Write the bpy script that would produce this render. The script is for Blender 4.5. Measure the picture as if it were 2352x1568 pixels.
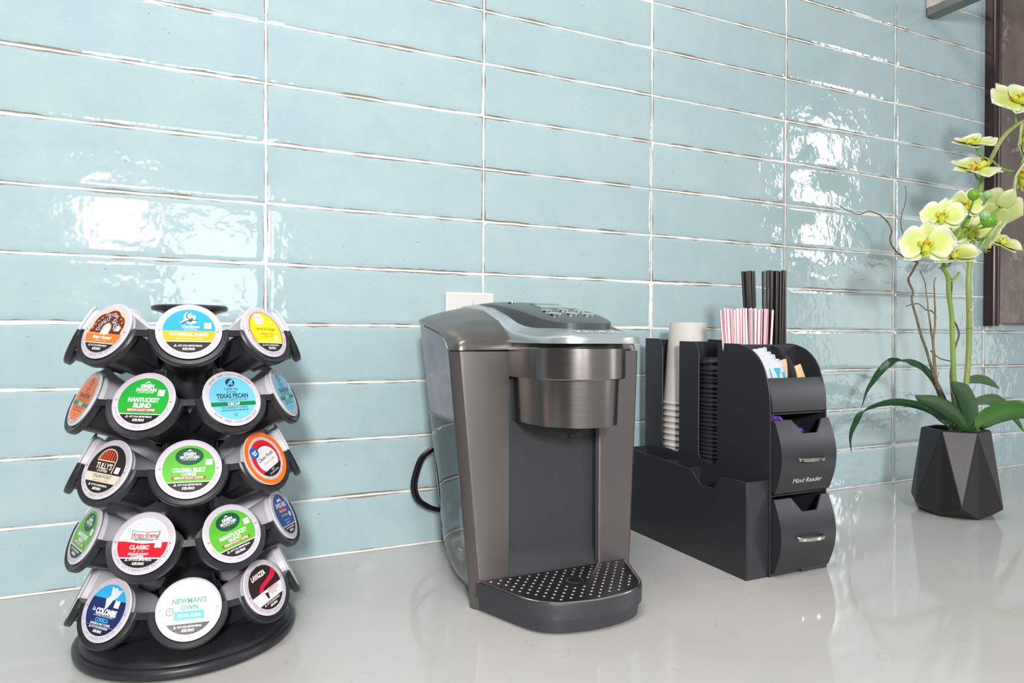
import bpy, bmesh, math, random
from mathutils import Vector, Matrix, noise
R = math.radians
random.seed(7)
for _o in list(bpy.data.objects): bpy.data.objects.remove(_o)
S = bpy.context.scene
COL = S.collection

# ------------------------------------------------------------------ camera
cam = bpy.data.cameras.new('camera'); camo = bpy.data.objects.new('camera', cam); COL.objects.link(camo); S.camera = camo
cam.sensor_width = 36.0; cam.sensor_fit = 'HORIZONTAL'; cam.lens = 36.0 * 1550 / 2352
cam.clip_start = 0.01; cam.clip_end = 60
YAW, PIT, ROL = .43623, -.00655, -.00373
_right = Vector((math.cos(YAW), -math.sin(YAW), 0)); _fw = Vector((math.sin(YAW), math.cos(YAW), 0)); _up = Vector((0, 0, 1))
_u2 = _up * math.cos(PIT) - _fw * math.sin(PIT); _f2 = _fw * math.cos(PIT) + _up * math.sin(PIT)
_r3 = _right * math.cos(ROL) - _u2 * math.sin(ROL); _u3 = _right * math.sin(ROL) + _u2 * math.cos(ROL)
M = Matrix((_r3, _u3, -_f2)).transposed().to_4x4(); M.translation = Vector((.22055, -.90979, .29084))
camo.matrix_world = M

# ------------------------------------------------------------------ world, lights, exposure
S.view_settings.view_transform = 'Standard'; S.view_settings.look = 'None'; S.view_settings.gamma = 1; S.view_settings.use_curve_mapping = False
S.view_settings.exposure = 0.10
W = bpy.data.worlds.new('world'); S.world = W; W.use_nodes = True
W.node_tree.nodes['Background'].inputs[0].default_value = (1.0, .98, .945, 1)
W.node_tree.nodes['Background'].inputs[1].default_value = .37
def area(name, loc, tgt, sx, sy, power, col=(1, 1, 1)):
    l = bpy.data.lights.new(name, 'AREA'); l.shape = 'RECTANGLE'; l.size = sx; l.size_y = sy; l.energy = power; l.color = col
    o = bpy.data.objects.new(name, l); COL.objects.link(o); o.location = loc
    o.rotation_euler = (Vector(tgt) - Vector(loc)).to_track_quat('-Z', 'Y').to_euler(); return o
area('flash_softbox', (-.025, -1.80, .690), (.75, -.1, .2), .14, .19, 26, (1, .98, .955))
area('window_light', (4.6, -2.9, 1.42), (1.27, 0, .55), .30, 1.05, 27, (.93, .97, 1))
area('rear_window_light', (.34, -3.2, .66), (.25, 0, .4), .50, .62, 6.5, (.95, .98, 1))
area('ceiling_light', (.10, -.75, 1.85), (.40, -.15, 0.1), .6, .6, 14, (1, .98, .95))
area('added_low_light', (5.6, -2.9, .32), (1.5, 0, .2), 1.3, 1.2, 9, (.99, 1, .92))  # added low emitter for pale reflections in the right-hand tiles, no actual door

# ------------------------------------------------------------------ materials
def lin(h):
    if isinstance(h, str):
        h = h.lstrip('#'); c = [int(h[i:i+2], 16) / 255 for i in (0, 2, 4)]
    else: c = [v / 255 for v in h]
    return tuple([(v / 12.92 if v <= .04045 else ((v + .055) / 1.055) ** 2.4) for v in c] + [1])
MATS = {}
class NT:
    def __init__(s, m): s.t = m.node_tree; s.n = s.t.nodes; s.b = s.n['Principled BSDF']
    def add(s, typ, **kw):
        n = s.n.new(typ)
        for k, v in kw.items():
            if k.startswith('i_'):
                key = k[2:]; key = int(key) if key.isdigit() else key.replace('_', ' ')
                n.inputs[key].default_value = v
            else: setattr(n, k, v)
        return n
    def link(s, a, b): s.t.links.new(a, b)
    def math(s, op, a, b=None, clamp=False):
        n = s.n.new('ShaderNodeMath'); n.operation = op; n.use_clamp = clamp
        for i, v in enumerate((a, b)):
            if v is None: continue
            if isinstance(v, (int, float)): n.inputs[i].default_value = v
            else: s.link(v, n.inputs[i])
        return n.outputs[0]
    def mix(s, f, a, b):
        n = s.n.new('ShaderNodeMix'); n.data_type = 'RGBA'
        for i, v in ((0, f), (6, a), (7, b)):
            if isinstance(v, (int, float, tuple)): n.inputs[i].default_value = v
            else: s.link(v, n.inputs[i])
        return n.outputs[2]
    def ramp(s, v, a, b):
        n = s.n.new('ShaderNodeMapRange'); s.link(v, n.inputs[0]); n.inputs[1].default_value = a; n.inputs[2].default_value = b; return n.outputs[0]
    def coord(s, kind='Object'):
        return s.add('ShaderNodeTexCoord').outputs[kind]
    def noise(s, scale, vec=None, detail=2.0, rough=.5):
        n = s.add('ShaderNodeTexNoise'); n.inputs['Scale'].default_value = scale; n.inputs['Detail'].default_value = detail; n.inputs['Roughness'].default_value = rough
        if vec is not None: s.link(vec, n.inputs['Vector'])
        return n.outputs['Fac']
    def bump(s, h, strength, dist=.001):
        n = s.add('ShaderNodeBump'); n.inputs['Strength'].default_value = strength; n.inputs['Distance'].default_value = dist
        s.link(h, n.inputs['Height']); s.link(n.outputs[0], s.b.inputs['Normal']); return n
def mat(name, col=None, rough=.5, metal=0, coat=0, alpha=None, trans=0, ior=None, sub=0, spec=None):
    if name in MATS: return MATS[name]
    m = bpy.data.materials.new(name); m.use_nodes = True; b = m.node_tree.nodes['Principled BSDF']
    if col is not None: b.inputs['Base Color'].default_value = lin(col)
    b.inputs['Roughness'].default_value = rough; b.inputs['Metallic'].default_value = metal
    b.inputs['Coat Weight'].default_value = coat; b.inputs['Coat Roughness'].default_value = .05
    b.inputs['Transmission Weight'].default_value = trans
    if ior: b.inputs['IOR'].default_value = ior
    if spec is not None: b.inputs['Specular IOR Level'].default_value = spec
    if sub: b.inputs['Subsurface Weight'].default_value = sub; b.inputs['Subsurface Radius'].default_value = (.004, .004, .003); b.inputs['Subsurface Scale'].default_value = .5
    if alpha is not None: b.inputs['Alpha'].default_value = alpha
    MATS[name] = m; return m

def m_tile():
    m = mat('glazed_tile', (170, 199, 202), .09, coat=0, spec=.55); t = NT(m)
    uv = t.add('ShaderNodeUVMap', uv_map='UVMap').outputs[0]; uv2 = t.add('ShaderNodeUVMap', uv_map='rnd').outputs[0]
    sp = t.add('ShaderNodeSeparateXYZ'); t.link(uv, sp.inputs[0]); sr = t.add('ShaderNodeSeparateXYZ'); t.link(uv2, sr.inputs[0])
    co = t.coord('Object')
    du = t.math('SUBTRACT', .14828, t.math('ABSOLUTE', sp.outputs[0])); dv = t.math('SUBTRACT', .03695, t.math('ABSOLUTE', sp.outputs[1]))
    d = t.math('MINIMUM', du, dv)
    big = t.noise(6, co, 3); n2 = t.noise(26, co, 4, .6)
    c = t.mix(t.ramp(big, .3, .7), lin((164, 189, 197)), lin((175, 198, 204)))
    c = t.mix(t.math('MULTIPLY', t.ramp(n2, .45, .75), .35), c, lin((189, 207, 208)))
    c = t.mix(t.math('MULTIPLY', sr.outputs[0], .30), c, lin((168, 194, 194)))
    # fine brushed speckle
    mp = t.add('ShaderNodeMapping'); mp.inputs['Scale'].default_value = (120, 120, 420); t.link(co, mp.inputs[0])
    st = t.noise(1, mp.outputs[0], 2); c = t.mix(t.math('MULTIPLY', t.ramp(st, .35, .75), .12), c, lin((120, 150, 155)))
    # sparse dark pits
    vo = t.add('ShaderNodeTexVoronoi'); vo.inputs['Scale'].default_value = 95; wv = t.add('ShaderNodeTexNoise'); wv.inputs['Scale'].default_value = 400; t.link(co, wv.inputs['Vector']); wm = t.add('ShaderNodeVectorMath', operation='MULTIPLY_ADD'); t.link(wv.outputs['Color'], wm.inputs[0]); wm.inputs[1].default_value = (.0035, .0035, .0035); t.link(co, wm.inputs[2]); t.link(wm.outputs[0], vo.inputs['Vector']); vo.inputs['Randomness'].default_value = 1
    region = t.ramp(t.noise(9, co, 2), .44, .62)
    spot = t.math('MULTIPLY', t.math('LESS_THAN', vo.outputs['Distance'], .075), t.math('GREATER_THAN', t.noise(60, co, 1), .50))
    c = t.mix(t.math('MULTIPLY', spot, t.math('MULTIPLY', region, .75)), c, lin((70, 88, 92)))
    # brown unglazed edge
    ed = t.math('ADD', d, t.math('MULTIPLY', t.math('SUBTRACT', t.noise(850, co, 4, .75), .5), .0040))
    lo = t.ramp(t.noise(20, co, 3), .44, .62)
    thr = t.math('MULTIPLY', lo, .0023)
    brown = t.math('LESS_THAN', ed, thr)
    c = t.mix(t.math('MULTIPLY', brown, .85), c, t.mix(t.noise(900, co, 1), lin((96, 80, 66)), lin((136, 118, 94))))
    # pale glaze-thinned edge
    t.link(c, t.b.inputs['Base Color'])
    h = t.math('ADD', t.math('MULTIPLY', t.noise(45, co, 2), 1.0), t.math('MULTIPLY', t.noise(160, co, 2), .10))
    t.bump(h, .34, .0018)
    rg = t.math('ADD', t.math('MULTIPLY', brown, .5), t.math('ADD', .035, t.math('MULTIPLY', t.ramp(n2, .3, .8), .05))); t.link(rg, t.b.inputs['Roughness'])
    return m
def m_grout():
    m = mat('grout', (232, 222, 212), .85); t = NT(m); co = t.coord()
    t.link(t.mix(t.ramp(t.noise(60, co, 4), .35, .75), lin((246, 241, 236)), lin((234, 226, 217))), t.b.inputs['Base Color']); t.bump(t.noise(900, co, 2), .4, .0006); return m
def m_counter():
    m = mat('quartz', (200, 198, 196), .12, spec=.5); t = NT(m); co = t.coord()
    c = t.mix(t.ramp(t.noise(7, co, 4), .3, .7), lin((194, 193, 190)), lin((201, 200, 197)))
    v = t.noise(14, co, 6, .65); vein = t.math('LESS_THAN', t.math('ABSOLUTE', t.math('SUBTRACT', v, .5)), .0025)
    gate = t.math('GREATER_THAN', t.noise(22, co, 2), .63)
    c = t.mix(t.math('MULTIPLY', t.math('MULTIPLY', vein, gate), .5), c, lin((128, 124, 122)))
    vo = t.add('ShaderNodeTexVoronoi'); vo.inputs['Scale'].default_value = 150; t.link(co, vo.inputs['Vector'])
    c = t.mix(t.math('MULTIPLY', t.math('LESS_THAN', vo.outputs['Distance'], .07), .25), c, lin((230, 228, 226)))
    t.link(c, t.b.inputs['Base Color']); t.link(t.math('ADD', .055, t.math('MULTIPLY', t.noise(30, co, 3), .04)), t.b.inputs['Roughness']); return m
def m_brushed(name, col, rough, metal, axis, amt=.25):
    m = mat(name, col, rough, metal); t = NT(m); co = t.coord()
    mp = t.add('ShaderNodeMapping'); sc = {'x': (8, 900, 1400), 'z': (1400, 1400, 6), 'h': (30, 30, 2600)}[axis]; mp.inputs['Scale'].default_value = sc; t.link(co, mp.inputs[0])
    n = t.noise(1, mp.outputs[0], 3)
    t.link(t.math('ADD', rough - amt * .4, t.math('MULTIPLY', n, amt)), t.b.inputs['Roughness']); t.bump(n, .10, .0002)
    a = lin(col); t.link(t.mix(t.ramp(n, .3, .7), tuple(v * .96 for v in a[:3]) + (1,), tuple(min(1, v * 1.04) for v in a[:3]) + (1,)), t.b.inputs['Base Color']); return m
def m_speck(name, col, rough, col2, scale=900, bump=.15, spec=.4):
    m = mat(name, col, rough, spec=spec); t = NT(m); co = t.coord(); n = t.noise(scale, co, 2)
    t.link(t.mix(t.ramp(n, .35, .7), lin(col), lin(col2)), t.b.inputs['Base Color']); t.bump(n, bump, .0003); return m

M_TILE = m_tile(); M_GROUT = m_grout(); M_COUNTER = m_counter()
M_STEEL_H = m_brushed('brushed_slate_metal_ring', (158, 153, 151), .23, .97, 'h', .10)
M_STEEL_V = m_brushed('brushed_slate_metal', (120, 115, 113), .42, .78, 'x', .08)
M_COVER = m_brushed('slate_metal_cover', (128, 122, 118), .32, .85, 'z', .15)
M_SILVER = mat('satin_silver_plastic', (178, 186, 190), .30, .55)
M_GREY = m_speck('charcoal_grey_plastic', (56, 57, 61), .38, (62, 63, 67))
M_DARK = m_speck('dark_grey_plastic', (52, 53, 57), .38, (60, 61, 65))
M_BLK = m_speck('black_plastic', (34, 34, 37), .34, (40, 40, 43))
M_RACK = m_speck('rack_black_plastic', (36, 35, 39), .36, (44, 43, 47), 700, .12, .45)
M_ORG = m_speck('organizer_black_plastic', (45, 45, 49), .36, (50, 50, 54), 1600, .07)
M_CHROME = mat('chrome', (225, 222, 216), .10, 1)
M_PLATE = mat('perforated_steel', (92, 90, 92), .28, .9)
M_BLACKHOLE = mat('black_recess', (8, 8, 9), .6)
M_SCREEN = mat('display_glass', (150, 168, 164), .15)
M_CLEAR = None
def m_clear(name, tint, mixf, rough=.03, pale_mix=0):
    m = bpy.data.materials.new(name); m.use_nodes = True; nt = m.node_tree; nt.nodes.clear()
    out = nt.nodes.new('ShaderNodeOutputMaterial'); tr = nt.nodes.new('ShaderNodeBsdfTransparent'); tr.inputs[0].default_value = lin(tint)
    gl = nt.nodes.new('ShaderNodeBsdfGlossy'); gl.inputs['Roughness'].default_value = rough
    fr = nt.nodes.new('ShaderNodeFresnel'); fr.inputs[0].default_value = 1.5
    mx = nt.nodes.new('ShaderNodeMixShader'); ad = nt.nodes.new('ShaderNodeMath'); ad.operation = 'MULTIPLY_ADD'; ad.inputs[1].default_value = 1; ad.inputs[2].default_value = mixf
    nt.links.new(fr.outputs[0], ad.inputs[0]); nt.links.new(ad.outputs[0], mx.inputs[0]); nt.links.new(tr.outputs[0], mx.inputs[1]); nt.links.new(gl.outputs[0], mx.inputs[2])
    last = mx
    if pale_mix:
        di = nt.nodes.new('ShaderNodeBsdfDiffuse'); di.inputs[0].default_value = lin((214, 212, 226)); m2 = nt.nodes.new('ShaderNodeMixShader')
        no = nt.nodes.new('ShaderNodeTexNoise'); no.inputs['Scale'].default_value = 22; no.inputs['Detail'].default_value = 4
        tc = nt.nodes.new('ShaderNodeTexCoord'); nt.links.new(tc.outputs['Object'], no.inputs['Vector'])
        mr = nt.nodes.new('ShaderNodeMapRange'); mr.inputs[1].default_value = .3; mr.inputs[2].default_value = .7; mr.inputs[3].default_value = pale_mix * .6; mr.inputs[4].default_value = pale_mix
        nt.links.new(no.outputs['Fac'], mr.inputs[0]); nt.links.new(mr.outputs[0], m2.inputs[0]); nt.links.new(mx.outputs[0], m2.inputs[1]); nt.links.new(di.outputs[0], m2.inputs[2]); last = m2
    nt.links.new(last.outputs[0], out.inputs[0]); MATS[name] = m; return m
M_TANK = m_clear('clear_tank_plastic', (222, 232, 236), .03)
M_WATER = m_clear('tank_water', (206, 224, 228), .0, .02)
M_TANK_PALE = m_clear('whitish_tank_plastic', (225, 225, 235), .03, .1, .55)  # pale lilac diffuse mixed unevenly into the upper tank section
M_CUPW = mat('frosted_white_pod_plastic', (222, 220, 226), .35, sub=.15)
def m_foil():
    m = mat('pod_foil_lid', (208, 200, 211), .36, .05); t = NT(m); co = t.coord(); t.bump(t.noise(900, co, 2), .30, .0003); return m
M_FOIL = m_foil()
def ink(h):
    k = 'ink_' + h.lstrip('#')
    if k in MATS: return MATS[k]
    m = mat(k, h, .34, 0, spec=.45); t = NT(m); t.bump(t.noise(900, t.coord(), 2), .30, .0003); return m

# ------------------------------------------------------------------ mesh builder
class MB:
    def __init__(s): s.v = []; s.f = []; s.m = []; s.uv = {}
    def add(s, vs, fs, mi=0, M=None):
        k = len(s.v); s.v += [tuple((M @ Vector(p)) if M is not None else p) for p in vs]
        s.f += [tuple(i + k for i in f) for f in fs]; s.m += [mi] * len(fs); return s
    def box(s, a, b, mi=0, M=None):
        x0, y0, z0 = a; x1, y1, z1 = b
        return s.add([(x0,y0,z0),(x1,y0,z0),(x1,y1,z0),(x0,y1,z0),(x0,y0,z1),(x1,y0,z1),(x1,y1,z1),(x0,y1,z1)],
                     [(0,3,2,1),(4,5,6,7),(0,1,5,4),(1,2,6,5),(2,3,7,6),(3,0,4,7)], mi, M)
    def lathe(s, prof, n=48, mi=0, M=None, cap0=True, cap1=True, c=(0,0), a0=0, a1=2*math.pi):
        full = abs(a1 - a0 - 2*math.pi) < 1e-6; k = n if full else n + 1
        vs = []
        for r, z in prof:
            for i in range(k):
                a = a0 + (a1 - a0) * i / n; vs.append((c[0] + r*math.cos(a), c[1] + r*math.sin(a), z))
        fs = []
        for j in range(len(prof) - 1):
            for i in range(n):
                i2 = (i + 1) % k; fs.append((j*k+i, j*k+i2, (j+1)*k+i2, (j+1)*k+i))
        if cap0 and full: fs.append(tuple(range(k))[::-1])
        if cap1 and full: fs.append(tuple((len(prof)-1)*k + i for i in range(k)))
        return s.add(vs, fs, mi, M)
    def prism(s, poly, z0, z1, mi=0, M=None, axis='z', taper=None):
        n = len(poly); P = lambda p, z: (p[0], p[1], z) if axis == 'z' else ((z, p[0], p[1]) if axis == 'x' else (p[0], z, p[1]))
        q = poly if taper is None else taper
        return s.add([P(p, z0) for p in poly] + [P(p, z1) for p in q],
                     [tuple(range(n))[::-1], tuple(range(n, 2*n))] + [(i, (i+1) % n, n + (i+1) % n, n + i) for i in range(n)], mi, M)
    def loft(s, rings, mi=0, M=None, cap=True, closed=True):
        n = len(rings[0]); vs = [p for r in rings for p in r]; fs = []
        for j in range(len(rings)-1):
            for i in range(n if closed else n-1):
                i2 = (i+1) % n; fs.append((j*n+i, j*n+i2, (j+1)*n+i2, (j+1)*n+i))
        if cap: fs += [tuple(range(n))[::-1], tuple((len(rings)-1)*n+i for i in range(n))]
        return s.add(vs, fs, mi, M)
    def tube(s, pts, rad, n=10, mi=0, M=None, cap=True):
        P = [Vector(p) for p in pts]; rs = rad if isinstance(rad, (list, tuple)) else [rad]*len(P); rings = []
        T0 = (P[1]-P[0]).normalized(); N = T0.orthogonal().normalized()
        for i, p in enumerate(P):
            T = (P[min(i+1, len(P)-1)] - P[max(i-1, 0)]).normalized(); N = (N - T*N.dot(T)).normalized(); B = T.cross(N)
            rings.append([tuple(p + (N*math.cos(a) + B*math.sin(a))*rs[i]) for a in [2*math.pi*k/n for k in range(n)]])
        return s.loft(rings, mi, M, cap)
    def grid(s, fn, nu, nv, mi=0, M=None, uv=None, thick=0):
        vs = [fn(i/nu, j/nv) for j in range(nv+1) for i in range(nu+1)]; k = nu+1
        fs = [(j*k+i, j*k+i+1, (j+1)*k+i+1, (j+1)*k+i) for j in range(nv) for i in range(nu)]
        b = len(s.v); s.add(vs, fs, mi, M)
        for j in range(nv+1):
            for i in range(nu+1): s.uv[b + j*k + i] = (i/nu, j/nv)
        return s
    def build(s, name, mats, parent=None, smooth=35, bevel=0, seg=2, solid=0, sub=0, weld=False):
        me = bpy.data.meshes.new(name); me.from_pydata(s.v, [], s.f)
        for m in (mats if isinstance(mats, (list, tuple)) else [mats]): me.materials.append(m)
        me.polygons.foreach_set('material_index', s.m)
        if s.uv:
            u = me.uv_layers.new(name='UVMap')
            for lp in me.loops: u.data[lp.index].uv = s.uv.get(lp.vertex_index, (0, 0))
        bm = bmesh.new(); bm.from_mesh(me)
        if weld: bmesh.ops.remove_doubles(bm, verts=bm.verts, dist=1e-5)
        if not s.uv and solid == 0: bmesh.ops.recalc_face_normals(bm, faces=bm.faces)
        if smooth:
            for f in bm.faces: f.smooth = True
            for e in bm.edges:
                if len(e.link_faces) == 2 and e.calc_face_angle(0) > R(smooth): e.smooth = False
        bm.to_mesh(me); bm.free()
        o = bpy.data.objects.new(name, me); COL.objects.link(o)
        if parent: o.parent = parent
        if solid: md = o.modifiers.new('thickness', 'SOLIDIFY'); md.thickness = solid; md.offset = 0
        if bevel:
            md = o.modifiers.new('bevel', 'BEVEL'); md.width = bevel; md.segments = seg; md.limit_method = 'ANGLE'; md.angle_limit = R(40); md.harden_normals = False
        if sub: md = o.modifiers.new('sub', 'SUBSURF'); md.levels = sub; md.render_levels = sub
        return o
def tag(o, label=None, cat=None, group=None, kind=None):
    if label: o['label'] = label
    if cat: o['category'] = cat
    if group: o['group'] = group
    if kind: o['kind'] = kind
    return o
def empty(name, loc=(0,0,0), rz=0, label=None, cat=None, group=None):
    o = bpy.data.objects.new(name, None); COL.objects.link(o); o.location = loc; o.rotation_euler = (0, 0, rz); o.empty_display_size = .02
    return tag(o, label, cat, group)
def copy_tree(o, parent=None):
    c = o.copy(); COL.objects.link(c); c.parent = parent
    for ch in list(o.children): copy_tree(ch, c)
    return c
def smoothpath(pts, k=6):
    P = [Vector(p) for p in pts]; out = []
    for i in range(len(P)-1):
        a = P[max(i-1,0)]; b = P[i]; c = P[i+1]; d = P[min(i+2,len(P)-1)]
        for j in range(k):
            t = j/k; out.append(.5*((2*b)+(c-a)*t+(2*a-5*b+4*c-d)*t*t+(-a+3*b-3*c+d)*t**3))
    out.append(P[-1]); return out
def interp(x, xs, ys):
    if x <= xs[0]: return ys[0]
    for i in range(len(xs)-1):
        if x <= xs[i+1]: t = (x-xs[i])/(xs[i+1]-xs[i]); return ys[i]*(1-t)+ys[i+1]*t
    return ys[-1]
def ss(t): t = max(0, min(1, t)); return t*t*(3-2*t)
def rrect(x0, y0, x1, y1, r, n=6):
    out = []
    rs = r if isinstance(r, (list, tuple)) else [r]*4
    for (cx, cy, a, q) in ((x1-rs[0], y0+rs[0], -90, rs[0]), (x1-rs[1], y1-rs[1], 0, rs[1]), (x0+rs[2], y1-rs[2], 90, rs[2]), (x0+rs[3], y0+rs[3], 180, rs[3])):
        for i in range(n+1): t = R(a + 90*i/n); out.append((cx+q*math.cos(t), cy+q*math.sin(t)))
    return out

# ------------------------------------------------------------------ text
_TX = {}
def text_geo(s, bold=0.0):
    k = (s, bold)
    if k in _TX: return _TX[k]
    cu = bpy.data.curves.new('t', 'FONT'); cu.body = s; cu.size = 1; cu.resolution_u = 2; cu.offset = bold
    o = bpy.data.objects.new('t', cu); COL.objects.link(o); bpy.context.view_layer.update()
    me = bpy.data.meshes.new_from_object(o.evaluated_get(bpy.context.evaluated_depsgraph_get()))
    vs = [(v.co.x, v.co.y) for v in me.vertices]; fs = [tuple(p.vertices) for p in me.polygons]
    bpy.data.objects.remove(o); bpy.data.curves.remove(cu); bpy.data.meshes.remove(me)
    _TX[k] = (vs, fs); return vs, fs
class Art:
    """flat print layers, in units of the printed disc radius"""
    def __init__(s, unit=.0205): s.u = unit; s.mb = MB(); s.cols = []; s.layer = 0; s.step = .00002
    def c(s, col):
        if col not in s.cols: s.cols.append(col)
        return s.cols.index(col)
    def raw(s, vs, fs, col):
        z = s.layer*s.step + .00005; s.layer += 1
        s.mb.add([(x*s.u, y*s.u, z) for x, y in vs], fs, s.c(col)); return s
    def ell(s, cx, cy, rx, ry, col, rot=0, n=40):
        a = R(rot); vs = []
        for i in range(n):
            t = 2*math.pi*i/n; x = rx*math.cos(t); y = ry*math.sin(t); vs.append((cx+x*math.cos(a)-y*math.sin(a), cy+x*math.sin(a)+y*math.cos(a)))
        return s.raw(vs, [tuple(range(n))], col)
    def ring(s, r0, r1, col, a0=0, a1=360, n=48, cx=0, cy=0):
        vs = []; 
        for i in range(n+1):
            t = R(a0+(a1-a0)*i/n); vs += [(cx+r0*math.cos(t), cy+r0*math.sin(t)), (cx+r1*math.cos(t), cy+r1*math.sin(t))]
        return s.raw(vs, [(2*i, 2*i+1, 2*i+3, 2*i+2) for i in range(n)], col)
    def band(s, y0, y1, col, r=1.0, n=16):
        y0 = max(y0, -r*.9999); y1 = min(y1, r*.9999); vs = []
        for i in range(n+1):
            y = y0+(y1-y0)*i/n; 
            # denser near the poles
            w = math.sqrt(max(0, r*r-y*y)); vs += [(-w, y), (w, y)]
        return s.raw(vs, [(2*i, 2*i+1, 2*i+3, 2*i+2) for i in range(n)], col)
    def poly(s, pts, col): return s.raw(pts, [tuple(range(len(pts)))], col)
    def rect(s, x0, y0, x1, y1, col, rot=0):
        cx, cy = (x0+x1)/2, (y0+y1)/2; a = R(rot)
        return s.poly([(cx+(x-cx)*math.cos(a)-(y-cy)*math.sin(a), cy+(x-cx)*math.sin(a)+(y-cy)*math.cos(a)) for x, y in ((x0,y0),(x1,y0),(x1,y1),(x0,y1))], col)
    def text(s, t, cx, cy, h, col, w=None, rot=0, bold=.0, slant=0):
        vs, fs = text_geo(t, bold)
        if not vs: return s
        xs = [p[0] for p in vs]; x0, x1 = min(xs), max(xs); k = h/.70; kx = k if w is None else w/(x1-x0); a = R(rot); out = []
        for x, y in vs:
            yy = (y-.35)*k; xx = (x-(x0+x1)/2)*kx + slant*yy; out.append((cx+xx*math.cos(a)-yy*math.sin(a), cy+xx*math.sin(a)+yy*math.cos(a)))
        return s.raw(out, fs, col)
    def arc(s, t, r, mid, span, h, col, bottom=False, cx=0, cy=0, bold=0.0, wf=.9):
        n = len(t); L = s.layer
        for i, ch in enumerate(t):
            if ch == ' ': continue
            f = (i+.5)/n-.5
            ang = mid - span*f if not bottom else mid + span*f
            x = cx+r*math.cos(R(ang)); y = cy+r*math.sin(R(ang)); rot = ang-90 if not bottom else ang+90
            s.layer = L; wid = wf*abs(R(span))*r/n
            if ch in 'I1.!i': wid *= .3
            s.text(ch, x, y, h, col, wid*.85, rot, bold)
        s.layer = L+1; return s
    def build(s, name, parent, loc=None): 
        o = s.mb.build(name, [ink(c) for c in s.cols], parent, smooth=0)
        if loc is not None: o.location = loc
        return o

# ------------------------------------------------------------------ setting: tiled wall, worktop
TW, TH, GAP = .29915, .0765, .0026
def build_wall():
    v = []; f = []; mi = []; uv = []; uv2 = []
    for c in range(-2, 10):
        for r in range(0, 18):
            rn = random.random(); sx, sz, so = random.uniform(-.0035, .0035), random.uniform(-.008, .008), random.uniform(-.0002, .0002)
            nx, nz = 54, 16; k = len(v)
            cx, cz = (c+.5)*TW, (r+.5)*TH; hw, hh = (TW-GAP)/2, (TH-GAP)/2
            sd = Vector((c*3.7, r*1.9, 5))
            for j in range(nz+1):
                tz = -math.cos(math.pi*j/nz) if j in (0, nz) else (j/nz*2-1); tz = (j/nz*2-1); tz = math.copysign(abs(tz)**.8, tz)
                for i in range(nx+1):
                    tx = (i/nx*2-1); tx = math.copysign(abs(tx)**.85, tx)
                    x = cx + tx*hw; z = cz + tz*hh
                    ex = abs(tx)**20; ez = abs(tz)**10
                    x += math.copysign(ex, tx)*.0006*noise.noise(Vector((7, z*90, 0))+sd); z += math.copysign(ez, tz)*.0008*noise.noise(Vector((x*55, 3, 0))+sd)
                    d = min(hw-abs(tx)*hw, hh-abs(tz)*hh)
                    edge = .0009*math.exp(-d/.0009)
                    p = Vector((x, z, 0))
                    pz = Vector((x*11, 0, z*34)); y = .00034*noise.noise(pz+sd) + .00016*noise.noise(pz*2.3+sd*2) + .00005*noise.noise(p*150+sd) + sx*tx*hw*.9 + sz*tz*hh*.3 + so + edge
                    v.append((x, y, z)); uv.append((tx*hw, tz*hh)); uv2.append((rn, 0))
            for j in range(nz):
                for i in range(nx):
                    a = k+j*(nx+1)+i; f.append((a, a+1, a+nx+2, a+nx+1)); mi.append(0)
    # grout bed and wall body behind
    k = len(v); gx = 400; gz = 3
    X0, X1, Z1 = -2*TW, 10*TW, 18*TH
    for z in (-.03, Z1):
        for i in range(gx+1):
            v.append((X0+(X1-X0)*i/gx, .0011, z)); uv.append((0, 0)); uv2.append((0, 0))
    for i in range(gx): f.append((k+i, k+i+1, k+gx+2+i, k+gx+1+i)); mi.append(1)
    k = len(v)
    v += [(X0, .0011, -.03), (X1, .0011, -.03), (X1, .0011, Z1), (X0, .0011, Z1), (X0, .1, -.03), (X1, .1, -.03), (X1, .1, Z1), (X0, .1, Z1)]
    uv += [(0, 0)]*8; uv2 += [(0, 0)]*8
    for q in ((4,7,6,5), (0,4,5,1), (3,2,6,7), (0,3,7,4), (1,5,6,2)): f.append(tuple(k+i for i in q)); mi.append(1)
    me = bpy.data.meshes.new('wall_back'); me.from_pydata(v, [], f); me.materials.append(M_TILE); me.materials.append(M_GROUT)
    me.polygons.foreach_set('material_index', mi); me.polygons.foreach_set('use_smooth', [True]*len(f))
    for nm, src in (('UVMap', uv), ('rnd', uv2)):
        u = me.uv_layers.new(name=nm); flat = []
        for lp in me.loops: flat += src[lp.vertex_index]
        u.data.foreach_set('uv', flat)
    o = bpy.data.objects.new('wall_back', me); COL.objects.link(o); tag(o, kind='structure')
build_wall()
mb = MB(); mb.box((-.6, -.66, -.03), (3.0, .0015, 0)); ct = mb.build('countertop', M_COUNTER, bevel=.002)
tag(ct, 'pale warm grey polished quartz worktop running along the tiled wall', 'countertop')
mb = MB()
n = 240
ring0 = [(-.6+3.6*i/n, -.0022-.0006*noise.noise(Vector((i*.35, 0, 0))), .0005) for i in range(n+1)]
ring1 = [(-.6+3.6*i/n, .001, .0022+.0005*noise.noise(Vector((i*.31, 4, 0)))) for i in range(n+1)]
mb.add(ring0+ring1, [(i, i+1, n+2+i, n+1+i) for i in range(n)])
tag(mb.build('trim_1', M_GROUT), kind='structure')
mb = MB(); mb.box((-2.4, -4.2, -.95), (8, .1, -.90)); tag(mb.build('unseen_floor', mat('unseen_floor_dark', (92, 80, 70), .5)), kind='structure')  # unseen dark ground, added for the metal to reflect
mb = MB(); mb.box((-2.45, -4.2, -.90), (-2.4, .1, 2.7)); tag(mb.build('unseen_wall_left', mat('unseen_wall_dark', (104, 98, 92), .8)), kind='structure')  # unseen side surface, added to darken what the metal reflects on the left

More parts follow.
